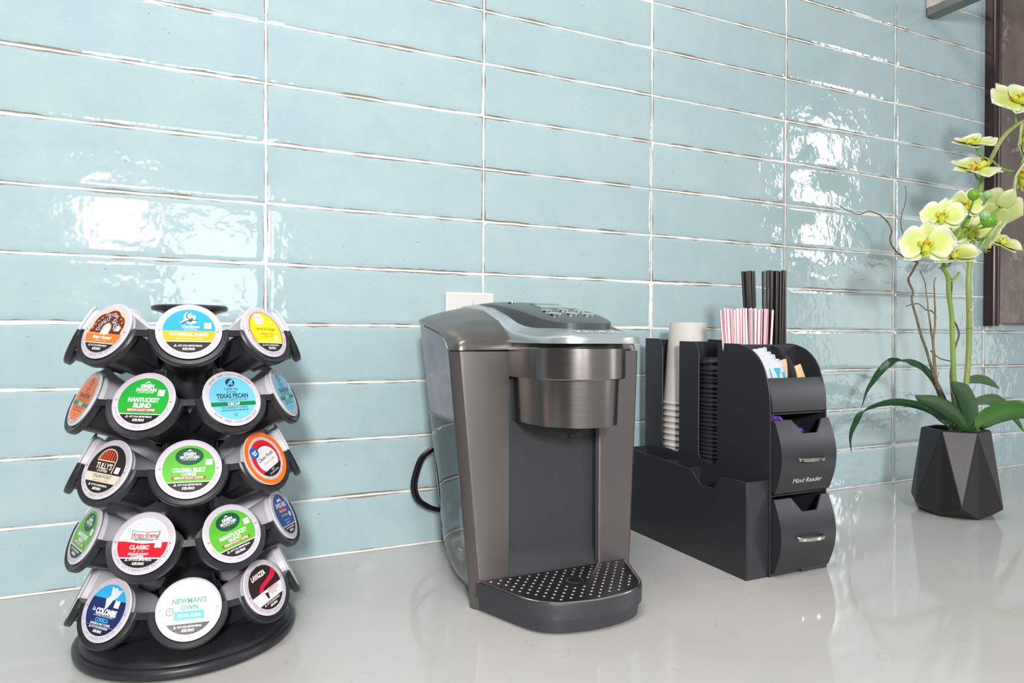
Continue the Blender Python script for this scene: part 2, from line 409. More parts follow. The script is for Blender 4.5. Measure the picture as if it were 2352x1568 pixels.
# brown stone panel with a dark rounded metal edge, wall bracket, outlet
root = empty('wall_panel', (1.79, 0, .322), 0, 'dark brown mottled stone panel with dark rounded edge mounted on the tiles', 'panel')
m = mat('brown_stone', (98, 84, 76), .22, spec=.5); t = NT(m); co = t.coord()
cc = t.mix(t.ramp(t.noise(9, co, 5, .6), .35, .7), lin((84, 70, 63)), lin((120, 104, 95)))
vv = t.math('LESS_THAN', t.math('ABSOLUTE', t.math('SUBTRACT', t.noise(5, co, 5, .6), .52)), .010)
cc = t.mix(t.math('MULTIPLY', vv, t.math('MULTIPLY', t.ramp(t.noise(7, co, 2), .5, .7), .6)), cc, lin((196, 180, 170)))
t.link(cc, t.b.inputs['Base Color']); t.bump(t.noise(16, co, 4), .4, .003)
mb = MB(); mb.box((.022, -.022, .004), (1.2, -.002, 1.0)); mb.build('stone_slab', m, root)
mtr = mat('dark_bronze_trim', (70, 54, 56), .25, .5)
mb = MB(); prof = [(0, -.0005), (0, -.014)] + [(.011-.011*math.cos(R(a)), -.014-.011*math.sin(R(a))) for a in range(15, 180, 15)] + [(.022, -.014), (.022, -.0005)]
mb.prism(prof, -.003, 1.0); mb.build('edge_trim', mtr, root)

root = empty('wall_bracket', (1.585, 0, .9555), 0, 'brushed metal bracket arm reaching out from the wall above the orchid', 'bracket')
mb = MB(); mb.box((0, -.40, 0), (.031, -.0035, .017)); mb.build('arm', mat('bracket_metal', (128, 128, 120), .3, .7), root, bevel=.0012)
mb = MB(); mb.box((.0, -.012, .0172), (.031, -.0015, .30)); mb.build('upright', mat('bracket_cream', (206, 196, 184), .3), root, bevel=.0015)

root = empty('outlet_cover', (.5386, 0, .24), 0, 'white outlet cover plate on the tiles behind the coffee machine', 'outlet cover')
mb = MB(); mb.box((0, -.0065, 0), (.0745, -.0012, .1147)); pl = mb.build('plate', mat('white_plate', (218, 216, 214), .35), root, bevel=.0025, seg=3)
mb = MB(); mb.lathe([(.0001, -.0009), (.0026, -.0007), (.0033, 0)], 20, 0, Matrix.Translation((.0405, -.0066, .1)) @ Matrix.Rotation(R(90), 4, 'X'), cap1=False)
mb.box((.0402, -.0078, .0972), (.0408, -.0070, .1028), 1)
mb.build('screw', [mat('white_plate'), MATS['chrome']], root, smooth=30)

# ------------------------------------------------------------------ pod carousel
RX, RY = .2142, -.1811
RT = .0895; EPS = R(26)
TZ = [.2945, .2355, .1770, .1160, .0570]
root = empty('pod_carousel', (RX, RY, 0), 0, 'black five-tier rotating pod carousel standing at the left of the counter', 'pod holder')
mb = MB(); mb.lathe([(.0935, .0005), (.0965, .0015), (.0974, .004), (.0974, .0085), (.0955, .0105), (.0925, .0108), (.0915, .0128), (.0890, .0150), (.060, .0205), (.040, .0275), (.030, .036), (.0268, .046), (.0225, .05)], 96)
mb.build('base', M_RACK, root, smooth=50)
mb = MB(); prof = [(.0222, .049)]
for z in reversed(TZ):
    prof += [(.0222, z-.034), (.0236, z-.033), (.0236, z-.026), (.0180, z-.022), (.0170, z-.012), (.0215, z+.0), (.0218, z+.010)]
prof = [p for p in prof if p[1] < .296] + [(.0215, .296), (.0165, .300), (.0165, .306), (.024, .3125), (.031, .3148)]
prof2 = [prof[0]]
for p in prof[1:]:
    if p[1] >= prof2[-1][1]: prof2.append(p)
mb.lathe(prof2, 64); mb.build('pole', M_RACK, root, smooth=50)
mb = MB(); mb.lathe([(.0300, .3145), (.0330, .3150), (.0340, .3165), (.0338, .3190), (.0318, .3202)], 64); mb.build('top_disc', M_RACK, root, smooth=50)

def frame(phi, z, roll=0):
    a = R(phi); n = Vector((math.sin(a)*math.cos(EPS), -math.cos(a)*math.cos(EPS), math.sin(EPS)))
    v = (Vector((0,0,1)) - n*n.z).normalized(); r = v.cross(n)
    M = Matrix((r, v, n)).transposed().to_4x4()
    P = Vector((RT*math.sin(a), -RT*math.cos(a), z)); M.translation = P
    return M @ Matrix.Rotation(R(roll), 4, 'Z')
def tier_mesh():
    mb = MB(); F = [frame(45*k, 0) for k in range(8)]
    for k in range(8):
        Mk = F[k]
        # flange band under the lid
        seg = 28; prof = [(.0263, -.0006), (.0306, .0006), (.0318, -.0008), (.0318, -.0048), (.0300, -.0058), (.0242, -.0062)]
        rings = []
        for i in range(seg+1):
            a = R(180 - 4 + (188)*i/seg); rings.append([(r*math.cos(a), r*math.sin(a), d) for r, d in prof])
        mb.loft(rings, 0, Mk)
        # trough shell
        st = [(-.005, .0248), (-.020, .0232), (-.034, .0218), (-.046, .0206)]; rings = []
        inner = []; seg = 20
        for d, r in st:
            pts = []
            for i in range(seg+1): a = R(182 + 176*i/seg); pts.append((r*math.cos(a), r*math.sin(a), d))
            for i in range(seg, -1, -1): a = R(182 + 176*i/seg); pts.append(((r+.0016)*math.cos(a), (r+.0016)*math.sin(a), d))
            rings.append(pts)
        mb.loft(rings, 0, Mk)
        # back stop
        seg = 16; vs = [(.0206*math.cos(R(185+170*i/seg)), .0206*math.sin(R(185+170*i/seg)), -.046) for i in range(seg+1)]
        vs += [(x, y, -.0475) for x, y, d in vs]; nn = seg+1
        mb.add(vs, [tuple(range(nn)), tuple(range(nn, 2*nn))[::-1]] + [(i, (i+1) % nn, nn+(i+1) % nn, nn+i) for i in range(nn)], 0, Mk)
        # bridge to the next holder
        A = F[k]; B = F[(k+1) % 8]
        def q(Mx, a, b, d): return tuple(Mx @ Vector((a, b, d)))
        fr = [q(A, .0285, .0016, .0), q(B, -.0285, .0016, .0), q(B, -.0285, -.0042, .0), q(A, .0285, -.0042, .0)]
        bk = [q(A, .0255, .0016, -.030), q(B, -.0255, .0016, -.030), q(B, -.0255, -.0022, -.030), q(A, .0255, -.0022, -.030)]
        mid = [q(A, .0262, .0016, -.006), q(B, -.0262, .0016, -.006), q(B, -.0262, -.0022, -.006), q(A, .0262, -.0022, -.006)]
        mb.loft([fr, mid], 0)
        # sloping web beside the trough
        w0 = [q(A, .0262, .0010, -.006), q(A, .0200, .0010, -.036), q(A, .0190, -.010, -.036), q(A, .0240, -.010, -.006)]
        w1 = [q(B, -.0262, .0010, -.006), q(B, -.0200, .0010, -.036), q(B, -.0190, -.010, -.036), q(B, -.0240, -.010, -.006)]
        # side drop ribs from bridge
        for (Mx, sg) in ((A, 1), (B, -1)):
            p0 = [q(Mx, sg*.0262, .001, -.003), q(Mx, sg*.0255, -.016, -.003), q(Mx, sg*.0235, -.016, -.044), q(Mx, sg*.0222, .001, -.044)]
            off = Mx.to_3x3() @ Vector((sg*.0012, 0, 0)); p1 = [tuple(Vector(p)+off) for p in p0]
            mb.loft([p0, p1], 0)
    mb.lathe([(.0225, -.036), (.050, -.0265), (.052, -.0245), (.050, -.0235), (.0225, -.030)], 48, cap0=False, cap1=False)
    return mb
tier0 = tier_mesh().build('tier', M_RACK, root, smooth=40)
for k, z in enumerate(TZ):
    o = tier0 if k == 0 else tier0.copy()
    if k: COL.objects.link(o); o.parent = root
    o.location = (0, 0, z); o.rotation_euler = (0, 0, R(22.5) if k % 2 else 0)

# pods ---------------------------------------------------------------
mb = MB(); mb.lathe([(.0001, -.0435), (.0165, -.0435), (.0180, -.0428), (.0184, -.0410), (.0187, -.0385), (.0226, -.0080), (.0231, -.0075), (.0233, -.0022), (.0253, -.0019), (.0258, -.0012), (.0258, -.0005), (.0250, 0), (.0245, -.0002)], 64, cap0=False, cap1=False)
cup_o = mb.build('cup', M_CUPW, None, smooth=40); CUP = cup_o.data; bpy.data.objects.remove(cup_o)
mb = MB(); mb.lathe([(.0001, .00012), (.0235, .00012), (.0246, .00010), (.0250, .0000)], 64, cap0=False, cap1=False)
lid_o = mb.build('lid', M_FOIL, None, smooth=40); LID = lid_o.data; bpy.data.objects.remove(lid_o)

W_, K_ = '#f6f2f4', '#231f20'
def common(a, dark=K_, band_y=-.58, border=True, kw=True):
    a.band(-1, band_y, dark)
    if border: a.rect(-math.sqrt(1-band_y**2), band_y-.012, math.sqrt(1-band_y**2), band_y+.022, W_)
    if kw:
        a.poly([(-.56, -.73), (-.44, -.73), (-.50, -.62)], W_); a.poly([(-.525, -.715), (-.475, -.715), (-.50, -.66)], dark)
        a.text('HOT! COOL BEFORE PEELING', .05, -.685, .075, W_, .90, 0, .02)
        a.text('KEURIG', 0, -.83, .10, W_, .46, 0, .035, .15)
def rim_text(a, t='THIS UNIT NOT LABELED FOR RETAIL SALE'):
    a.arc(t, 1.10, -90, 150, .085, '#a79fae', True)
    for sx in (-1, 1): a.text('K', sx*1.09, 0, .09, '#6d5560', None, 90*sx)
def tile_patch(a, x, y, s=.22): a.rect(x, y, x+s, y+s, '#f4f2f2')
def donut(a):
    a.band(-.15, 1, '#fbc58c', .985)
    pts = [(math.cos(R(t))*(.86+.09*abs(math.sin(R(t*3.2)))), max(-.15, math.sin(R(t))*(.84+.10*abs(math.sin(R(t*3.2)))))) for t in range(-9, 190, 4)]
    a.poly(pts, '#6e2410'); a.ell(-.02, .06, .25, .29, '#fbc08a'); a.ell(.01, .05, .19, .24, '#e8e2ea')
    for x, y, r in ((-.75, .25, 60), (-.66, .42, 40), (-.52, .56, 30), (-.36, .7, 70), (.58, .55, -30), (.72, .40, 60), (.6, .28, -50), (.76, .12, 20), (-.8, .08, 80), (.1, .80, 10)): a.rect(x-.06, y-.018, x+.06, y+.018, '#fbd49a', r)
    a.arc('ORIGINAL', .68, 84, 58, .13, W_, bold=.02, cy=.05); a.arc('DONUT SHOP', .47, 90, 200, .20, '#a9dcf2', bold=.02, wf=1.0, cy=.05)
    a.band(-.60, -.15, '#f5781e'); a.text('Duos', .0, -.10, .17, W_, .48, 0, .06)
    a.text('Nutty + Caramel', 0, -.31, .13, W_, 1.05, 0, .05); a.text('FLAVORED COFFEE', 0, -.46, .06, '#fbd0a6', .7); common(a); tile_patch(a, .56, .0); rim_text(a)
def daybreak(a):
    a.ell(0, 0, 1, 1, '#139fc4'); a.band(-.52, 0, '#f4ab10')
    a.poly([(-.22, .70), (-.12, .88), (.05, .86), (.10, .72), (.24, .74), (.22, .50), (.30, .48), (.24, .36), (.02, .30), (-.14, .40), (-.40, .34), (-.22, .50)], '#b7e2ea')
    a.ring(.15, .185, '#1a1a1a', 100, 300, 20, .05, .70); a.poly([(-.30, .36), (-.05, .50), (.05, .53), (.33, .50), (.33, .47), (.08, .48), (-.04, .45), (-.27, .33)], '#1a1a1a'); a.ell(.04, .44, .07, .025, '#1a1a1a', 20); a.ell(.08, .60, .06, .02, '#1a1a1a')
    a.text('Caribou', .05, .20, .12, W_, .68, 0, .04, .2); a.text('COFFEE', .05, .07, .06, W_, .5)
    a.text('DAYBREAK BLEND', .0, -.16, .14, '#fff4e6', 1.45, 0, .04); a.text('LIGHT ROAST COFFEE', .0, -.36, .065, '#fff4e6', .95)
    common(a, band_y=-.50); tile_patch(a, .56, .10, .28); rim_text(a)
def ginger(a):
    a.ell(0, 0, 1, 1, '#f0761f'); a.ell(0, .0, .93, .95, '#f3d913'); a.ell(-.22, .62, .32, .30, '#f3f0f0'); a.ring(.255, .27, '#555555', 0, 360, 40, -.22, .62)
    a.arc('TWININGS', .16, 90, 130, .10, '#333333', cx=-.22, cy=.56); a.text('OF LONDON', -.22, .50, .045, '#333333', .25)
    a.text('Lemon & Ginger', 0, .14, .15, '#8a8420', 1.30, 0, .01); a.text('HERBAL TEA', 0, -.12, .09, '#8a8420', .8); a.text('CAFFEINE FREE', 0, -.25, .05, '#8a8420', .6)
    common(a); tile_patch(a, .38, -.46, .24); rim_text(a)
def mountain_logo(a, cx, cy, s, col=W_):
    a.poly([(cx-.13*s, cy+.20*s), (cx-.04*s, cy+.27*s), (cx+.0*s, cy+.31*s), (cx+.06*s, cy+.26*s), (cx+.13*s, cy+.20*s), (cx+.03*s, cy+.235*s), (cx-.03*s, cy+.22*s)], col)
    a.text('GREEN', cx, cy+.10*s, .13*s, col, .52*s, 0, .05); a.text('MOUNTAIN', cx, cy-.06*s, .13*s, col, .78*s, 0, .05); a.text('COFFEE ROASTERS', cx, cy-.18*s, .05*s, col, .62*s)
def nantucket_a(a):
    a.ell(0, 0, 1, 1, '#1fa637'); mountain_logo(a, 0, .55, 1.05); a.text('NANTUCKET', 0, .04, .18, W_, 1.25, 0, .05); a.text('BLEND', 0, -.20, .18, W_, .72, 0, .05)
    a.rect(-.60, -.47, .60, -.32, '#b5472c'); a.text('MEDIUM ROAST COFFEE', 0, -.395, .09, W_, 1.1, 0, .03); common(a); tile_patch(a, .50, .22, .28); rim_text(a)
def nantucket_b(a, second='NANTUCKET', third='BLEND'):
    a.ell(0, 0, 1, 1, '#59b52f'); a.ell(0, .52, .54, .38, '#0f4d37'); a.ring(.0, .0, '#0f4d37'); mountain_logo(a, 0, .54, .92)
    a.text(second, 0, -.06, .17, W_, 1.25, 0, .05); a.text(third, 0, -.25, .13, W_, .55, 0, .04)
    a.rect(-.60, -.46, .60, -.33, '#a5521f'); a.ell(-.6, -.395, .065, .065, '#a5521f'); a.ell(.6, -.395, .065, .065, '#a5521f'); a.text('MEDIUM ROAST COFFEE', 0, -.395, .085, W_, 1.1, 0, .03); common(a); tile_patch(a, .62, .12, .26); rim_text(a)
def colombia(a): nantucket_b(a, 'COLOMBIA SELECT', 'COFFEE')
def cafe(a, bg, name, ink2):
    a.ell(0, 0, 1, 1, bg); a.ell(0, .72, .20, .19, ink2); a.ell(.05, .78, .11, .05, bg, 30); a.ell(-.06, .66, .10, .04, bg, 40); a.ell(.07, .66, .05, .06, bg)
    a.text('CAFE Ole', 0, .42, .12, ink2, .60, 0, .01); a.text('BY H-E-B', 0, .28, .05, ink2, .42, 0, .04)
    a.text(name, 0, .11, .19, ink2, 1.38, 0, .03); a.rect(-.68, -.035, .68, -.022, ink2); a.text('NATURALLY & ARTIFICIALLY FLAVORED', 0, -.10, .065, ink2, 1.25)
    a.rect(-.975, -.36, .975, -.18, '#0b7a3b'); a.text('DECAF', 0, -.27, .13, W_, .52, 0, .03)
    a.text('100% ARABICA COFFEE', 0, -.44, .08, ink2, 1.15); a.text('CAUTION: CONTENTS MAY BE HOT', 0, -.56, .07, ink2, 1.2, 0, .01); a.ring(.055, .07, ink2, 0, 360, 24, 0, -.77)
    a.arc('SHOP HEB.COM/CAFE-OLE', 1.10, -90, 110, .085, '#7a7280', True); a.arc('SHOP HEB.COM/CAFE-OLE', 1.10, 90, 110, .085, '#7a7280')
def pecan(a): cafe(a, '#6fc0dc', 'TEXAS PECAN', '#1c3c4c')
def antonio(a): cafe(a, '#ec7313', 'SAN ANTONIO', '#7a2e12')
def tullys(a):
    a.ell(0, 0, 1, 1, '#2b211f'); vs = [(-.62+.0, -.18), (.50, -.18)] + [(-.06+.56*math.cos(R(t)), .30+.56*math.sin(R(t))) for t in range(0, 181, 12)]
    a.ring(.50, .55, '#e9d8b8', 0, 180, 30, -.12, .30); a.rect(.37, -.16, .42, .30, '#e9d8b8')
    pts = [(-.12+.47*math.cos(R(t)), .30+.47*math.sin(R(t))) for t in range(0, 181, 12)]; a.poly(pts, '#d8492f')
    for x in (-.44, -.29, -.14, .01, .16, .27): a.rect(x, .30, x+.05, .30+.44*math.sqrt(max(0, 1-((x+.12)/.5)**2)), '#2b211f', -4)
    a.rect(-.62, .30, .36, .34, '#e9d8b8'); a.text("TULLY'S", -.14, .10, .24, '#f0e2c8', .92, 0, .03); a.text('COFFEE', -.14, -.10, .09, '#f0e2c8', .60, 0, .02)
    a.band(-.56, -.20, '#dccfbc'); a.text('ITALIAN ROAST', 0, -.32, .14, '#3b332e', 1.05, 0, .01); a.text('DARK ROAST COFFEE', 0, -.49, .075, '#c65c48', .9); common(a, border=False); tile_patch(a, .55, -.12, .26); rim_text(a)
def classic_orange(a):
    a.ring(1.02, 1.235, '#fb7418', 0, 360, 64); a.ell(0, 0, .86, .88, '#e21f26'); a.ell(.04, -.05, .70, .66, '#8b1620'); a.ell(.04, -.07, .68, .62, '#e6e4e8')
    a.ell(-.46, .50, .27, .26, '#1467bf'); a.text('Great', -.46, .54, .11, W_, .30, 8, .05); a.text('Value', -.45, .42, .09, W_, .26, 8, .05)
    a.text('Classic Roast', .03, .08, .17, '#1d1d1d', 1.12, 0, .01); a.text('Ground Coffee', .10, -.18, .12, '#c87078', .82, 0, 0, .15)
    a.band(-.88, -.50, K_, .875); a.text('HOT!', 0, -.58, .08, W_, .2); a.text('COOL BEFORE PEELING', 0, -.70, .07, W_, .7); a.arc('NOT FOR INDIVIDUAL SALE', .97, -90, 80, .07, '#8a8490', True)
def krispy(a):
    a.ell(0, 0, 1, 1, '#e4e2e6')
    for j in range(7):
        for i in range(-8, 9):
            x = i*.11 + (j % 2)*.055; y = .36 + j*.085
            if x*x + y*y < .86 and not (abs(x) < .62 and y < .50): a.ell(x, y, .012, .012, '#3d6a52', 0, 6)
    a.band(-.58, .03, '#e11b2c'); a.poly([(-.98, .06), (-.6, .02), (0, -.05), (.6, .0), (.98, .05), (.95, .15), (0, .1), (-.95, .15)], '#e4e2e6')
    a.poly([(-.52, .48), (0, .42), (.62, .46), (.54, .10), (0, .14), (-.50, .12)], '#1f7a50'); a.poly([(-.49, .455), (0, .395), (.585, .43), (.515, .125), (0, .165), (-.475, .145)], '#efeef0')
    a.text('Krispy Kreme', .05, .29, .21, '#d21f33', .98, 0, .03, .15); a.rect(-.34, .07, .38, .14, '#1f7a50'); a.text('DOUGHNUTS', .02, .105, .05, W_, .6)
    a.text('CLASSIC', -.1, -.19, .15, W_, .78, 0, .04); a.ell(-.26, -.34, .025, .025, W_); a.ell(-.1, -.34, .025, .025, W_); a.ring(.016, .026, W_, 0, 360, 16, .06, -.34)
    a.text('MEDIUM ROAST', -.08, -.455, .085, W_, .82, 0, .02); a.text('COFFEE', -.1, -.575+.02, .09, W_, .5, 0, .03); common(a, band_y=-.63, kw=True); tile_patch(a, .50, -.20, .28); rim_text(a)
def swiss(a):
    a.ell(0, 0, 1, 1, '#1b4f96'); a.poly([(-.30, .62), (-.12, .78), (.02, .72), (.12, .82), (.34, .60), (.1, .66)], W_); a.text('SWISS MISS', 0, .45, .22, W_, 1.3, 0, .03)
    a.rect(-.5, .08, .5, .28, '#c8213a'); a.text('Milk Chocolate', 0, .18, .12, W_, .9); a.text('HOT COCOA', 0, -.06, .11, W_, .8); a.text('ARTIFICIALLY FLAVORED', 0, -.3, .06, W_, .7); a.text('CALCIUM', 0, -.44, .07, W_, .5); common(a); tile_patch(a, .5, -.2); rim_text(a)
def corsica(a):
    a.ell(0, 0, 1, 1, '#1f2f63'); a.band(.42, 1, '#33aee6'); a.poly([(-.1, .92), (.05, .86), (.18, .90), (.30, .80), (.55, .84), (.38, .55), (.2, .40), (.06, .12), (-.08, -.02), (-.12, .2), (-.2, .4), (-.02, .55)], '#dfe6ee')
    a.text('La', -.62, -.02, .16, W_, .16, 0, .02, .2); a.text('COLOMBE', .08, -.08, .22, W_, 1.15, 0, .06); a.text('COFFEE ROASTERS', 0, -.25, .06, W_, 1.1)
    a.text('CORSICA', 0, -.40, .15, '#3fb4ea', .74, 0, .04); a.text('DARKER ROAST COFFEE', 0, -.555, .08, W_, 1.1, 0, .02); a.rect(-.75, -.64, .75, -.625, W_)
    common(a, '#1a2340', -.63, False); tile_patch(a, .36, .14, .28); rim_text(a)
def newman(a):
    a.ell(0, 0, 1, 1, '#d9d7d0'); a.text("NEWMAN'S", 0, .33, .20, '#3f9a78', 1.30, 0, .03); a.text('OWN', .02, .06, .19, '#3f9a78', .68, 0, .03)
    a.rect(-.55, -.42, .58, -.08, '#42aecb'); a.text('SPECIAL BLEND', .02, -.25, .11, W_, .9, 0, .03); a.text('MEDIUM ROAST COFFEE', 0, -.48, .055, '#9a6f5a', .85)
    a.ell(-.72, -.06, .15, .15, '#5a5a58'); a.ell(-.72, -.06, .12, .12, '#d9d7d0'); a.text('USDA', -.72, -.04, .06, '#5a5a58', .17, 0, .03); common(a, border=False, band_y=-.57); tile_patch(a, .60, -.06, .2); rim_text(a)
def lavazza(a):
    a.ell(0, 0, 1, 1, '#e6e4e8'); a.band(-.12, 1, '#33231f'); a.text('LAVAZZA', -.12, .62, .21, W_, .95, 0, .06, .12)
    top = [(.78, .62), (.55, .40), (.2, .28), (-.25, .18), (-.48, -.02), (-.46, -.12)]; bot = [(-.22, -.10), (-.15, .0), (.25, .10), (.62, .16), (.90, .30), (.92, .38)]
    a.poly(top+bot, '#dc1f45'); a.text('CLASSICO', .36, -.04-.12, .13, '#c5243f', .72, 0, .02); a.text('MEDIUM ROAST', .36, -.30, .08, '#77706e', .72); a.text('COFFEE', .30, -.41, .07, '#77706e', .4)
    a.poly([(-.22, -.22), (-.02, -.26), (-.06, -.52), (-.16, -.52)], '#33231f'); common(a, '#33231f', -.60); tile_patch(a, -.6, -.44, .2); rim_text(a)
def plain(c): return lambda a: a.ell(0, 0, 1, 1, c)

PODS = {  # tier -> list of (azimuth, art, roll, label)
 0: [(-45, donut, -4, 'pod with brown doughnut picture over an orange band, top tier left'), (0, daybreak, -1, 'pod with sky blue and yellow lid, top tier centre'), (45, ginger, -2, 'pod with yellow lid and round white emblem, top tier right'),
     (-90, plain('#d8d4da'), 0, 'edge-on white pod at the far left of the top tier'), (90, plain('#d8d4da'), 0, 'edge-on white pod at the far right of the top tier')],
 1: [(-67.5, antonio, -2, 'pod with orange lid and green stripe, far left of the second tier'), (-22.5, nantucket_a, -2, 'pod with plain mid green lid, second tier left of the pole'), (22.5, pecan, -1, 'pod with light blue lid facing front, second tier right of the pole'), (67.5, pecan, 0, 'light blue pod turned nearly edge-on, far right of the second tier')],
 2: [(-45, tullys, -4, 'pod with black lid, red stripes and cream band, middle tier left'), (0, colombia, -2, 'pod with bright green lid glinting in the light, middle tier centre'), (45, classic_orange, 18, 'pod with orange rim and red and white lid, middle tier right'),
     (-90, plain('#4ea54a'), 0, 'green-lidded pod seen edge-on at the far left of the middle tier'), (90, plain('#4ea54a'), 0, 'green-lidded pod seen edge-on at the far right of the middle tier')],
 3: [(-67.5, nantucket_b, -2, 'green pod turned sideways, far left of the fourth tier'), (-22.5, krispy, -1, 'pod with red and dotted white lid, fourth tier left of the pole'), (22.5, nantucket_b, 12, 'tilted green pod with dark green oval, fourth tier right of the pole'), (67.5, swiss, -6, 'pod with dark blue lid, far right of the fourth tier')],
 4: [(-45, corsica, -2, 'pod with navy and sky blue bird lid, bottom tier left'), (0, newman, -3, 'pod with pale grey lid and teal lettering, bottom tier centre'), (45, lavazza, 8, 'pod with dark brown and white lid crossed by a red swoosh, bottom tier right'),
     (-90, plain('#3aa0a8'), 0, 'teal-lidded pod seen edge-on at the far left of the bottom tier'), (90, plain('#d8d4da'), 0, 'white pod seen edge-on at the far right of the bottom tier')]}
BACK = {0: (135, 180, 225), 1: (112.5, 157.5, 202.5, 247.5)}
TN = ['top', 'second', 'middle', 'fourth', 'bottom']
def pod(tier, az, roll, label, group):
    e = empty('coffee_pod', label=label, cat='coffee pod', group=group)
    e.matrix_world = Matrix.Translation((RX, RY, 0)) @ frame(az, TZ[tier], roll) @ Matrix.Translation((0, 0, .0012))
    for nm, me in (('cup', CUP), ('lid', LID)):
        o = bpy.data.objects.new(nm, me); COL.objects.link(o); o.parent = e
    return e
for k in range(5):
    for az, art, roll, label in PODS[k]:
        e = pod(k, az, roll, label, 'coffee pods in the carousel')
        a = Art(); a.layer = 0; art(a); o = a.build('label_print', e); o.location = (0, 0, .00014)
    for az in BACK[k % 2]:
        pod(k, az, 0, 'white pod on the wall side of the carousel, %s tier' % TN[k], 'coffee pods round the back of the %s tier' % TN[k])

# ------------------------------------------------------------------ coffee machine (local: x right, y back, z up)
mach = empty('coffee_machine', (.4869, -.2496, 0), R(-.63), 'slate grey single-serve coffee machine with clear water tank in the middle of the counter', 'coffee maker')
def xl(z): return -.001 - .0255*(z/.276)
def xr(z): return .1950 + .0115*(z/.276)
HTOP = .2765
# left front pillar, right front pillar, back panel, rear body
def pillar(name, left):
    rings = []
    for z in [0, .02, .05, .1, .15, .2, .25, HTOP-.001]:
        if left:
            x0 = xl(z); x1 = .0385 
            rings.append([(x0, .0135, z), (x0+.002, .0085, z), (x0+.0085, .0008, z), (x0+.0115, 0, z), (x1-.006, 0, z), (x1, .0012, z), (x1, .020, z), (x0+.003, .020, z)])
        else:
            x0 = .1515; x1 = xr(z)
            rings.append([(x0, .0012, z), (x0+.002, 0, z), (x1-.004, 0, z), (x1, .004, z), (x1, .285, z), (x1-.02, .292, z), (x0, .292, z)])
    mb = MB(); mb.loft(rings); return mb.build(name, M_STEEL_V, mach, smooth=28)
pillar('front_pillar', True); pillar('side_housing', False)
mb = MB(); mb.prism([(.0388, .0105), (.1512, .0105), (.1512, .292), (.046, .292), (.046, .0205), (.0388, .0205)], .002, .288)
mb.build('core_housing', M_GREY, mach, smooth=28)
mb = MB(); 
# concave drip backplate foot
prof = [(.0095, .2), (.0095, .060), (.0085, .048), (.0055, .038), (.0015, .032), (-.002, .0300), (-.002, .0285), (.0100, .0285), (.0100, .2)]
mb.prism(prof, .0392, .1508, axis='x'); mb.build('backplate', M_GREY, mach, smooth=50)
mb = MB(); mb.box((.1480, .0012, .032), (.1513, .0098, .2)); mb.build('recess_edge', M_DARK, mach, bevel=.0008)

# cover
eY = [-.001, .0007, .0107, .022, .053, .0775, .10, .1175, .16, .25, .292]; eZ = [.2768, .2778, .2877, .2933, .2998, .3035, .307, .3094, .3120, .308, .296]
cY = [-.001, 0, .0015, .0124, .0356, .0803, .15, .2, .25, .292]; cZ = [.2790, .2835, .2870, .2960, .3088, .3222, .3290, .3285, .322, .304]
XL, XR = -.0268, .2068
def cov(x, y):
    e = interp(y, eY, eZ); c = interp(y, cY, cZ); d = min(x-XL, XR-x)
    s = min(1, max(0, d)/(.016+.046*ss(y/.09)))**.62
    return e + (c-e)*s
mb = MB(); xs = [XL, XL+.0006, XL+.002, XL+.0045, XL+.008, XL+.0115, XL+.016] + [XL+.016+.2016*i/30 for i in range(1, 30)] + [XR-.016, XR-.0115, XR-.008, XR-.0045, XR-.002, XR-.0006, XR]
xs = sorted(set(round(x, 5) for x in xs if x <= XR)); ysv = [-.0008, -.0004, 0, .0007, .0015, .003, .005, .0075, .010, .0132, .017, .0232, .029, .0356, .045, .055, .0655, .08, .095, .1125, .13, .15, .17, .2, .23, .26, .28, .292]
def xcut(y):
    return interp(y, [.0, .105, .118, .130, .150, .168, .185, .30], [XL, XL, XL+.0008, XL+.003, XL+.013, XL+.030, XL+.060, XL+.066])
def yshift(x, y):
    d = min(x-XL, XR-x); return y + .0125*max(0, 1-d/.0105)**2*max(0, 1-y/.05)
nx = len(xs); vs = []; vb = []
for y in ysv:
    for x in xs:
        Y = yshift(x, y); z = max(.2768, cov(x, y)); x = XR - (XR-x)*(XR-xcut(y))/(XR-XL); vs.append((x, Y, z)); vb.append((x, Y, max(.2766, z-.0028)))
fs = [(j*nx+i, j*nx+i+1, (j+1)*nx+i+1, (j+1)*nx+i) for j in range(len(ysv)-1) for i in range(nx-1)]
k = len(vs); fb = [tuple(k+i for i in f[::-1]) for f in fs]
nj = len(ysv); loop = [i for i in range(nx)] + [j*nx+nx-1 for j in range(1, nj)] + [(nj-1)*nx+i for i in range(nx-2, -1, -1)] + [j*nx for j in range(nj-2, 0, -1)]
sd = [(loop[i], k+loop[i], k+loop[(i+1) % len(loop)], loop[(i+1) % len(loop)]) for i in range(len(loop))]
mb.add(vs+vb, fs+fb+sd); mb.build('top_cover', M_COVER, mach, smooth=40)
# black filler under the cover
mb = MB(); mb.box((.0395, .004, .262), (.197, .28, .2775)); mb.build('cover_frame', M_BLK, mach)
mb = MB(); mb.box((.0, .0006, HTOP+.0002), (.0330, .003, HTOP+.0022)); mb.build('bright_strip', M_CHROME, mach, bevel=.0006)

